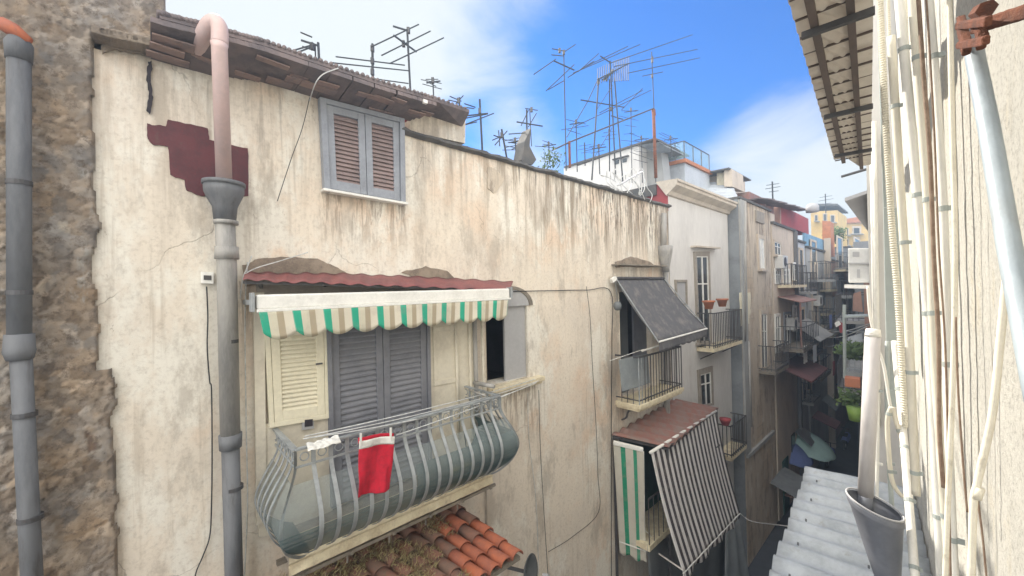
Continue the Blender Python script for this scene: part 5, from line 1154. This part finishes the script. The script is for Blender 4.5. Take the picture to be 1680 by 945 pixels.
# eave soffit
EV2 = thing('corrugated_eave', 'corrugated eave with dark purlins overhead at upper right', 'eave', FR(5, 0, 11.5))
ze = 11.5
def se(u, v): s = lerp(.5, 8.3, u); p = lerp(-.36 + .02 * math.sin(s * 12) * .3, .3, v); return FR(s, p, ze + .03 * (1 if math.sin(s * 2 * math.pi / .25) > 0 else 0) + (v) * .02)
w = MB(); w.surf(lambda u, v: FR(lerp(.5, 6.15 + .6 * (v > .5), u), lerp(-.285, .045, v), ze + .012 * math.sin(lerp(.5, 6.15, u) * 2 * math.pi / .16)), 500, 3, .01, Vector((0, 0, 1))); w.build('sheet', 'soffit', EV2, smooth=True)
w = MB()
for p in (-.20, -.045): w.beam(FR(.5, p, ze - .035), FR(6.2 + (p > -.1) * .5, p, ze - .035), .035, .045)
w.build('purlin', 'purlin', EV2)
w = MB()
for i in range(25): s = 1.0 + i * .215; w.beam(FR(s, -.28, ze - .016), FR(s, .045, ze - .016), .012, .012)
w.build('batten', 'purlin', EV2)
for i, s in enumerate((2.8, 4.3, 5.7)):
    w = MB(); w.beam(FR(s, -.26, ze - .075), FR(s, .05, ze - .08), .03, .035); w.build('bracket', 'irondk', EV2)
w = MB(); w.tube([RS(1380, 290, 8.2), RS(1424, 277, 8.2)], .02, 8); tag(w.build('iron_rod', 'irondk', loc=RS(1424, 277, 8.2)), 'iron rod jutting out below the corrugated eave', 'rod')
# second eave further on
w = MB(); P_ = [RS(1386, 330, 9.5), RS(1424, 317, 9.5), RS(1424, 380, 14.5), RS(1407, 352, 14.5)]
w.prism(P_, Vector((0, 0, .06))); tag(w.build('eave', 'panelgrey', loc=P_[1]), 'plain grey eave soffit further along the right side', 'eave')
# duct, conduits, pipes (each its own thing), given on cross planes s metres up the alley
def rpipe(name, label, pts, s, r, m, cat, n=12, grp=None, ribs=None):
    P = arc([RS(x, y, s) if not isinstance(s, tuple) else RS(x, y, lerp(s[0], s[1], i / (len(pts) - 1))) for i, (x, y) in enumerate(pts)], 8)
    w = MB()
    if ribs:
        L_ = sum((P[i + 1] - P[i]).length for i in range(len(P) - 1)); k = int(L_ / ribs) * 4; Q_ = []; R = []; acc_ = 0; i = 0; d = 0
        cum = [0]
        for i in range(len(P) - 1): cum.append(cum[-1] + (P[i + 1] - P[i]).length)
        j = 0
        for t in range(k + 1):
            x = L_ * t / k
            while j < len(cum) - 2 and cum[j + 1] < x: j += 1
            Q_.append(P[j].lerp(P[j + 1], (x - cum[j]) / max(1e-6, cum[j + 1] - cum[j]))); R.append(r * (1 if t % 4 in (0, 1) else .78))
        w.tube(Q_, R, n)
    else: w.tube(P, r, n)
    ob = tag(w.build(name, m, loc=P[-1], smooth=not ribs), label, cat, grp)
    if r > .01 and not ribs:
        for i in range(5, len(P) - 2, max(6, len(P) // 4)):
            d = (P[i + 1] - P[i]).normalized(); w = MB(); w.tube([P[i] - d * .012, P[i] + d * .012], r * 1.13, n); w.beam(P[i], P[i] + NR * .035, .015, .02); w.build('clamp', 'duct' if i % 4 == 1 else m, ob)
            if i % 2 == 0 and i + 3 < len(P): w = MB(); d = (P[i + 3] - P[i + 2]).normalized(); w.tube([P[i + 2] - d * .03, P[i + 2] + d * .03], r * 1.18, n); w.build('coupling', m, ob, smooth=True)
    return ob
w = MB(); w.prism([RS(1437, -20, 5.2), RS(1449, -20, 5.2), RS(1470, 580, 5.2), RS(1457, 580, 5.2)], DR * .03); w.prism([RS(1455, 575, 5.15), RS(1470, 575, 5.15), RS(1490, 668, 5.15), RS(1460, 668, 5.15)], DR * .08)
w.prism([RS(1449, 340, 4.9), RS(1472, 340, 4.9), RS(1486, 580, 4.9), RS(1454, 580, 4.9)], DR * .08); tag(w.build('duct', 'duct', loc=RS(1470, 660, 5.2), bevel=.006), 'flat grey green duct beside the corrugated conduit', 'duct')
rpipe('conduit', 'wide cream corrugated conduit, first beside the grey duct', [(1441, -60), (1452, 180), (1464, 380), (1474, 500), (1486, 700)], 4.0, .021, 'hose', 'conduit', 12, 'corrugated conduits on the right wall', .018)
rpipe('conduit', 'middle thin cream corrugated conduit', [(1456, -60), (1459, 60), (1468, 170), (1478, 300)], 3.9, .011, 'hose', 'conduit', 10, 'corrugated conduits on the right wall', .014)
rpipe('conduit', 'short thin corrugated conduit at the top between pale pipes', [(1484, -60), (1489, 80), (1494, 150), (1500, 240)], 3.7, .008, 'hose', 'conduit', 8, 'corrugated conduits on the right wall', .012)
rpipe('pipe', 'olive beige pipe with a mitred lower end', [(1462, 60), (1474, 260), (1488, 480), (1497, 680), (1503, 812)], 3.5, .021, 'beigepipe', 'pipe')
rpipe('pipe', 'wide beige pipe right of the corrugated conduit', [(1470, -60), (1492, 180), (1513, 400), (1528, 600), (1546, 965)], 3.2, .022, 'palepipe', 'pipe')
rpipe('pipe', 'bright off-white pipe running down to the lower edge', [(1468, 560), (1480, 690), (1486, 760), (1494, 860), (1503, 965)], (4.3, 3.3), .022, 'palepipe', 'pipe')
rpipe('pipe', 'pale flat pipe between the beige pipe and the brown cable', [(1492, -60), (1512, 200), (1526, 400), (1534, 600), (1560, 965)], 2.9, .017, 'beigepipe', 'pipe')
rpipe('pipe', 'light pipe right of the brown flaking cable', [(1520, -60), (1540, 200), (1551, 430), (1556, 700), (1567, 965)], 2.6, .014, 'palepipe', 'pipe')
rpipe('cable', 'brown flaking cable running down the right wall', [(1503, -60), (1515, 120), (1526, 260), (1532, 420), (1540, 560), (1541, 700), (1548, 800)], 2.5, .0075, 'cabledk', 'cable')
rpipe('cable', 'thin dark cable close beside the brown flaking one', [(1516, -60), (1532, 200), (1540, 400), (1552, 600), (1560, 965)], 2.4, .004, 'cabledk', 'cable', 6)
rpipe('cable', 'straight cream cable on the rough wall left of the blue pipe', [(1557, -60), (1562, 200), (1567, 400), (1564, 600), (1556, 800), (1550, 965)], 2.2, .008, 'cablew', 'cable')
rpipe('cable', 'thin grey cable curving on the rough wall', [(1568, 520), (1572, 640), (1580, 760), (1587, 840)], 2.1, .0035, 'cabledk', 'cable', 6)
rpipe('cable', 'thin wire running off the lower end of the cream cable', [(1604, 820), (1612, 880), (1620, 965)], 1.9, .003, 'cabledk', 'cable', 6)
rpipe('cable', 'thick cream cable bending down the rough wall at right', [(1661, 410), (1652, 450), (1641, 560), (1628, 680), (1604, 790), (1597, 830), (1593, 965)], 1.75, .0085, 'cablew', 'cable')
w = MB(); w.tube([RS(1607, 800, 1.75), RS(1601, 818, 1.75)], .0115, 10); tag(w.build('cable_joint', 'cablew', loc=RS(1604, 810, 1.75), smooth=True), 'cream joint sleeve on the bending cable', 'joint')
bpq = thing('iron_pipe', 'blue grey iron pipe held by the rusty clamp at right edge', 'pipe', RP(1680, 600, .2))
w = MB(); w.tube([RP(1592, 40, .2), RP(1601, 100, .2), RP(1621, 200, .2), RP(1655, 400, .2), RP(1694, 600, .2), RP(1735, 800, .2)], .0165, 20); w.build('pipe', 'bluepipe', bpq, smooth=True)
rcl = thing('pipe_clamp', 'rusty iron clamp and rod gripping the blue grey pipe', 'clamp', RP(1600, 60, .2))
def chunk(par, name, a, b, wd, hg, m='rust', seed=0):
    o = MB().beam(a, b, wd, hg).build(name, m, par, bevel=.004); d = o.modifiers.new('s', 'SUBSURF'); d.subdivision_type = 'SIMPLE'; d.levels = d.render_levels = 4
    tx = bpy.data.textures.new('rn', 'CLOUDS'); tx.noise_scale = .009; dd = o.modifiers.new('d', 'DISPLACE'); dd.texture = tx; dd.strength = .0035; return o
p_ = RP(1593, 58, .2)
chunk(rcl, 'clamp_jaw', RP(1576, 36, .19), RP(1586, 80, .18), .016, .034)
chunk(rcl, 'clamp_jaw', RP(1608, 34, .19), RP(1612, 74, .19), .016, .034)
chunk(rcl, 'clamp_band', RP(1574, 74, .178), RP(1618, 66, .178), .012, .018)
chunk(rcl, 'clamp_plate', RP(1572, 42, .178), RP(1622, 34, .178), .012, .018)
chunk(rcl, 'rod', RP(1604, 44, .19), RP(1700, 14, .24), .026, .026)
w = MB(); w.tube([RP(1611, 18, .2), RP(1617, 44, .2)], .013, 6); w.build('bolt', 'rust', rcl)
w = MB(); w.tube([RP(1606, 20, .2), RP(1619, 14, .2)], .017, 6); w.build('nut', 'rust', rcl)
# grey PVC pipe and hopper
hp = thing('rain_hopper', 'dark galvanised rain hopper at the bottom right', 'rain hopper', RS(1445, 960, 3.4))
c = RS(1434, 828, 3.4); c2 = RS(1466, 1010, 3.4)
def hop(u, v):
    a = 2 * math.pi * u; prof = [(0, .125, 0), (.01, .136, .01), (.06, .136, .012), (.09, .126, .015), (1, .028, .9)]
    vv = v * 4; k = min(3, int(vv)); t = vv - k; f = lerp(prof[k][0], prof[k + 1][0], t); r = lerp(prof[k][1], prof[k + 1][1], t)
    tilt = -.32 * r * math.cos(a) * (1 - f)
    return c.lerp(c2, f) + NR * r * math.cos(a) + DR * r * math.sin(a) + Vector((0, 0, tilt))
w = MB(); w.surf(hop, 48, 16, .004, Vector((0, 0, 1))); w.build('bowl', 'zincdk', hp, smooth=True)
rim = [hop(i / 48, .25) + Vector((0, 0, .01)) for i in range(49)]; w = MB(); w.tube(rim, .006, 8, False); w.build('rim', 'panelgrey', hp, smooth=True)
pp_ = thing('drainpipe', 'pale pink grey plastic pipe standing in the rain hopper', 'drainpipe', RS(1418, 815, 3.5))
w = MB(); w.tube([RS(1432, 548, 3.5), RS(1420, 812, 3.5)], .041, 24); w.build('pipe', 'pvcgrey', pp_, smooth=True)
w = MB(); w.tube([RS(1420, 806, 3.5), RS(1419, 850, 3.5)], .039, 24); w.build('pipe_end', 'zincdk', pp_, smooth=True)
w = MB(); w.tube([RS(1432.5, 540, 3.5), RS(1432, 552, 3.5)], [.036, .043], 24); w.build('socket', 'palepipe', pp_, smooth=True)
for x0, x1, r_, l in ((1440, 1438, .012, 'thin pale pipe just right of the plastic drainpipe'), (1456, 1464, .016, 'grey pipe behind the rain hopper')):
    rpipe('pipe', l, [(x0, 560), (x0, 700), (x1, 845)], 4.6, r_, 'palepipe' if r_ < .015 else 'duct', 'pipe')
rpipe('hose', 'loop of beige hose hanging beside the hopper', [(1462, 668), (1456, 690), (1458, 740), (1464, 790), (1482, 815), (1490, 800), (1484, 740), (1470, 690), (1464, 668)], 4.0, .014, 'beigepipe', 'hose')
rpipe('cable', 'twisted white cable dropping above the hose loop', [(1424, 470), (1428, 520), (1440, 570), (1450, 600), (1458, 650), (1462, 672)], 4.2, .010, 'palepipe', 'cable')
# lower corrugated roof
CR = thing('corrugated_roof', 'pale zinc corrugated roof sheets below at the bottom right', 'corrugated roof', FR(3.5, 0, 7.7))
def cz(u, v):
    s = lerp(1.38, 6.16, u); k = v
    pl = -.63 + .009 * math.sin(s * 6)
    return FR(s, lerp(pl, .31, k), 7.7 + .026 * math.sin(s * 2 * math.pi / .238) + .02 * k)
for k in range(3):
    w = MB(); w.surf(lambda u, v: cz((k + u * 1.05) / 3.05, v) + Vector((0, 0, .008 * (2 - k) + .012 * mn.noise(Vector((u * 4, v * 3, k * 5))))) + NR * (.012 * mn.noise(Vector((k * 7, 0, 3))) * (1 - v)), 240, 8, .003, Vector((0, 0, 1))); w.build('sheet', 'zinc', CR, smooth=True)
for k in range(9):
    for vv in (.14, .62): p = cz((k + .37) / 9.3, vv); w = MB(); w.tube([p + Vector((0, 0, .02)), p + Vector((0, 0, .042))], .008, 8); w.build('bolt', 'lead', CR)
w = MB()
for p in (-.5, .1): w.beam(FR(1.4, p, 7.64), FR(6.1, p, 7.64), .04, .04)
w.build('rail', 'irondk', CR)
# AC unit
AC = thing('air_conditioner', 'white outdoor air conditioner on a shelf along the right facades', 'air conditioner', RS(1408, 470, 9))
f0 = [RS(x, y, 9) for x, y in ((1391, 407), (1427, 407), (1428, 464), (1392, 464))]
w = MB(); w.prism(f0, DR * .35); w.build('casing', 'acw', AC, bevel=.02)
for (x0, y0, x1, y1) in ((1399, 413, 1410, 421), (1406, 442, 1411, 456)):
    w = MB(); w.prism([RS(x, y, 8.99) for x, y in ((x0, y0), (x1, y0), (x1, y1), (x0, y1))], DR * .02); w.build('grille', 'panelgrey', AC)
w = MB(); w.prism([RS(x, y, 8.96) for x, y in ((1391, 431), (1427, 431), (1427, 433), (1391, 433))], DR * .03); w.build('seam', 'panelgrey', AC)
w = MB(); a, b = RS(1385, 467, 8.9), RS(1432, 468, 8.9); w.prism([a, b, b + Vector((0, 0, -.06)), a + Vector((0, 0, -.06))], DR * .6); w.build('shelf', 'white', AC)
# far right-side houses in shade, balconies
def rhouse(name, label, s0, s1, p, zt, m):
    h = thing(name, label, 'house', FR((s0 + s1) / 2, 2, 0)); w = MB(); w.a(s0, s1, p, 6, 0, zt, FR); w.build('wall', m, h); return h
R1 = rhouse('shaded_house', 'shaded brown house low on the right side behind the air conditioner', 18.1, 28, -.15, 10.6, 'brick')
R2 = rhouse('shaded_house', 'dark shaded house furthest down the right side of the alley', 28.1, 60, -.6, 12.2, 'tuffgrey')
def rbal(par, s0, s1, p0, out, zf, h=.95, m='irondk', ms='greyr', n=8):
    w = MB(); w.a(s0, s1, p0 - out, p0, zf - .12, zf, FR); sl = w.build('balcony_slab', ms, par); w = MB()
    for z_ in (zf + h, zf + .1):
        for a, b in ((FR(s0, p0, z_), FR(s0, p0 - out, z_)), (FR(s0, p0 - out, z_), FR(s1, p0 - out, z_)), (FR(s1, p0 - out, z_), FR(s1, p0, z_))): w.beam(a, b, .035, .03)
    for i in range(n + 1): s = lerp(s0, s1, i / n); w.beam(FR(s, p0 - out, zf), FR(s, p0 - out, zf + h), .02, .02, NA)
    for i in range(1, 5): w.beam(FR(s0, p0 - out * i / 5, zf), FR(s0, p0 - out * i / 5, zf + h), .02, .02, NA)
    w.build('railing', m, sl)
rbal(RB2, 15, 17.5, 0, .6, 7.4, m='iron'); rbal(R1, 19, 23, -.15, .8, 6.0); rbal(R1, 19, 23, -.15, .8, 8.6); rbal(R2, 30, 34, -.6, .8, 9.2); rbal(R2, 30, 34, -.6, .8, 6)
z_ = RS(1398, 700, 11).z
foliage('olive green plants spilling over a right-hand balcony', RS(1402, 575, 13), .42, 800, sq=(1, 1, .5), sz_=.06)
foliage('lower green plants on the right-hand balcony beside the pipe', RS(1400, 655, 11.5), .3, 400, sq=(1, 1, .8), sz_=.05)
w = MB(); a, b = RS(1386, 625, 10.9), RS(1412, 628, 10.9); w.beam(a, b, .25, .2); tag(w.build('planter', 'terra', loc=a, bevel=.02), 'long terracotta planter on the right-hand balcony rail', 'planter')
w = MB(); c = RS(1404, 690, 10.8); w.tube([c, c + Vector((0, 0, .28))], [.11, .15], 14); tag(w.build('bucket', 'lime', loc=c, smooth=True), 'lime green bucket on the right-hand balcony floor', 'bucket')
w = MB(); w.tube([RS(1385, 500, 12), RS(1386, 620, 12)], .035, 8); tag(w.build('iron_post', 'duct', loc=RS(1386, 620, 12)), 'grey green post standing on the right-hand balcony', 'post')
w = MB(); a, b = RS(1386, 519, 12), RS(1430, 517, 12); w.beam(a, b, .6, .03); tag(w.build('canopy', 'duct', loc=a), 'thin grey canopy above the plants on the right', 'canopy')
w = MB(); w.prism([RS(x, y, 14) for x, y in ((1391, 553), (1414, 547), (1416, 566), (1392, 568))], DR * .02); tag(w.build('bed_sheet', 'paleblue', loc=RS(1400, 567, 14)), 'pale sheet drying above the right-hand plants', 'sheet')
w = MB(); w.prism([RS(x, y, 15) for x, y in ((1400, 482), (1412, 478), (1416, 512), (1399, 510))], DR * .3); tag(w.build('striped_shade', 'brick', loc=RS(1400, 510, 15)), 'dull red shade hanging under the air conditioner', 'shade')
# lines across the alley and the small laundry
for k, (p, q_, lab) in enumerate(((A(1345, 535, .6), RS(1430, 530, 12), 'washing line with the small red and white garment across the alley'), (A(1345, 548, .6), RS(1430, 532, 12), 'second washing line sagging across the alley'), (A(1350, 566, .6), RS(1420, 536, 13), 'slanting washing line lower across the alley'))):
    wire(lab, [p.lerp(q_, t) - Vector((0, 0, .25 * 4 * t * (1 - t))) for t in (0, .25, .5, .75, 1)], .012, 'rope', 'washing_line', 'washing line', 'washing lines across the alley')
w = MB(); c = A(1345, 535, .6).lerp(RS(1430, 530, 12), .3); w.prism([RS(x, y, 17) for x, y in ((1374, 527), (1382, 530), (1385, 546), (1378, 546))], DR * .05); tag(w.build('garment', 'crimson', loc=RS(1378, 546, 17)), 'small red garment hanging over the alley', 'garment')
w = MB(); w.prism([RS(x, y, 16.9) for x, y in ((1369, 530), (1376, 526), (1380, 532), (1372, 537))], DR * .05); tag(w.build('garment', 'white', loc=RS(1372, 537, 17)), 'small white garment beside the red one over the alley', 'garment')
wire('pale rope strung low across the alley from the striped blind', [h3, A(1236, 856, 1.6), FA(8, 3.6, 5.9), FA(7, 4.6, 6.2)], .01, 'rope', 'rope', 'rope')

# ------------------------------------------------------------------ air
hm = bpy.data.materials.new('haze'); hm.use_nodes = True; ht = hm.node_tree; ht.nodes.clear()
hv = ht.nodes.new('ShaderNodeVolumePrincipled'); hv.inputs['Color'].default_value = (.62, .79, 1.0, 1); hv.inputs['Density'].default_value = HAZE; hv.inputs['Anisotropy'].default_value = .2
hout = ht.nodes.new('ShaderNodeOutputMaterial'); ht.links.new(hv.outputs[0], hout.inputs['Volume'])
w = MB(); w.box8([Vector(p) for p in ((-20, 80, 20), (-20, 80, -1), (80, 80, -1), (80, 80, 20), (-20, -15, 20), (-20, -15, -1), (80, -15, -1), (80, -15, 20))])
hz = w.build('haze', hm, loc=(0, 0, -1)); hz['kind'] = 'stuff'
# ------------------------------------------------------------------ street level
def parasol(label, c, r, zt, m, tilt, m2=None):
    t = thing('parasol', label, 'parasol', Vector((c.x, c.y, 0)), None)
    ax = Vector((tilt[0], tilt[1], 1)).normalized(); ux = ax.cross(Vector((0, 1, 0))).normalized(); uy = ax.cross(ux); top = Vector((c.x, c.y, zt))
    def f(u, v): a = 2 * math.pi * u; k = abs(math.cos(a * 4)); rr = r * v * (.96 + .04 * k); return top + ux * rr * math.cos(a) + uy * rr * math.sin(a) - ax * (.42 * r * v * v + .02 * k * v)
    w = MB(); w.surf(f, 48, 8, .006, ax); w.build('canopy', m, t, smooth=True)
    w = MB(); w.tube([Vector((c.x, c.y, .0)), top], .025, 8); w.build('pole', 'iron', t)
    w = MB(); w.tube([Vector((c.x, c.y, .008)), Vector((c.x, c.y, .1))], .25, 12); w.build('base', 'greyr', t)
    return t, f
pc = hit(1330, 725, Vector((0, 0, 1)), 2.4 - 10); parasol('pale teal parasol over the street stall', pc, 1.15, 2.7, 'teal', (.15, -.35))
pc2 = hit(1300, 735, Vector((0, 0, 1)), 2.3 - 10); t_, f_ = parasol('blue parasol with a white lettered panel beside the teal one', pc2, .95, 2.45, 'bluecl', (.1, -.4))
w = MB(); w.surf(lambda u, v: f_(.58 + .14 * u, .45 + .45 * v) + Vector((0, 0, .015)), 8, 4, .004, Vector((0, 0, 1))); lp = w.build('logo_panel', 'white', t_)
w = MB(); w.surf(lambda u, v: f_(.62 + .06 * u, .62 + .14 * v) + Vector((0, 0, .025)), 6, 3, .003, Vector((0, 0, 1))); w.build('logo_mark', 'black', lp)
def stall(label, c, m, w_=1.4, d_=.8):
    t = thing('street_stall', label, 'stall', Vector((c.x, c.y, 0)))
    w = MB(); a = c - DA * w_ / 2 - NA * d_ / 2; P_ = [Vector((p.x, p.y, .8)) for p in (a, a + DA * w_, a + DA * w_ + NA * d_, a + NA * d_)]; w.prism(P_, Vector((0, 0, .06))); w.build('table_top', m, t)
    for p in P_: w = MB(); q_ = p.lerp(Vector((c.x, c.y, .8)), .06); w.tube([Vector((q_.x, q_.y, .01)), q_], .02, 6); w.build('leg', 'irondk', t)
    w = MB()
    for i in range(8): q_ = Vector((c.x, c.y, .86)) + DA * random.uniform(-.5, .5) + NA * random.uniform(-.3, .3); w.beam(q_, q_ + Vector((0, 0, random.uniform(.08, .2))), .18, .22, NA)
    w.build('goods', 'panelgrey', t); return t
stall('street stall table heaped with goods below the blue parasol', Vector((pc2.x, pc2.y, 0)) - DA * 1.2, 'brick')
stall('second street stall under the pink shade', hit(1322, 700, Vector((0, 0, 1)), 1 - 10), 'greyr')
w = MB(); p = FA(19.5, .5, 1.9); w.prism([FA(18.2, .4, 2.0), FA(18.2, 1.6, 1.6), FA(18.2, 1.6, 1.64), FA(18.2, .4, 2.04)], DA * 2.0); tag(w.build('shop_awning', 'tuffgrey', loc=p), 'grey shop awning at street level beside the blue parasol', 'awning')
w = MB(); w.prism([FA(25.6, .5, 2.9), FA(25.6, 1.5, 2.5), FA(25.6, 1.5, 2.54), FA(25.6, .5, 2.94)], DA * 1.5); tag(w.build('shop_awning', 'porch', loc=FA(26, .5, 2.5)), 'faded pink shop awning behind the teal parasol', 'awning')
for i, (s, o) in enumerate(((27.5, .9), (31, 1.2))):
    t = thing('motor_scooter', ('dark scooter parked at the left wall beyond the parasols', 'second dark scooter parked further up the alley')[i], 'scooter', FA(s, o, 0), 'scooters parked along the alley')
    for d in (-.6, .6):
        c = FA(s + d, o, .25); w = MB(); w.tube([c + NA * .05, c - NA * .05], .24, 16); wh = w.build('wheel', 'black', t); w = MB(); w.tube([c + NA * .06, c - NA * .06], .12, 12); w.build('rim', 'panelgrey', wh)
    w = MB(); w.surf(lambda u, v: FA(s + lerp(-.75, .55, u), o + .18 * math.cos(math.pi * v), .45 + .28 * math.sin(math.pi * v) * (.6 + .6 * math.sin(math.pi * u) * (u < .6) + (.5 if u > .8 else 0))), 12, 8); w.build('body', 'bluecl', t, smooth=True)
    w = MB(); w.beam(FA(s - .5, o, .8), FA(s + .1, o, .78), .22, .1); w.build('seat', 'black', t, bevel=.03)
    w = MB(); w.tube([FA(s + .6, o, .4), FA(s + .45, o, 1.0)], .03, 8); w.tube([FA(s + .42, o - .28, 1.03), FA(s + .42, o + .28, 1.03)], .018, 8); w.build('handlebar', 'irondk', t)
for o in bpy.data.objects:
    if '_o' in o.keys(): del o['_o']
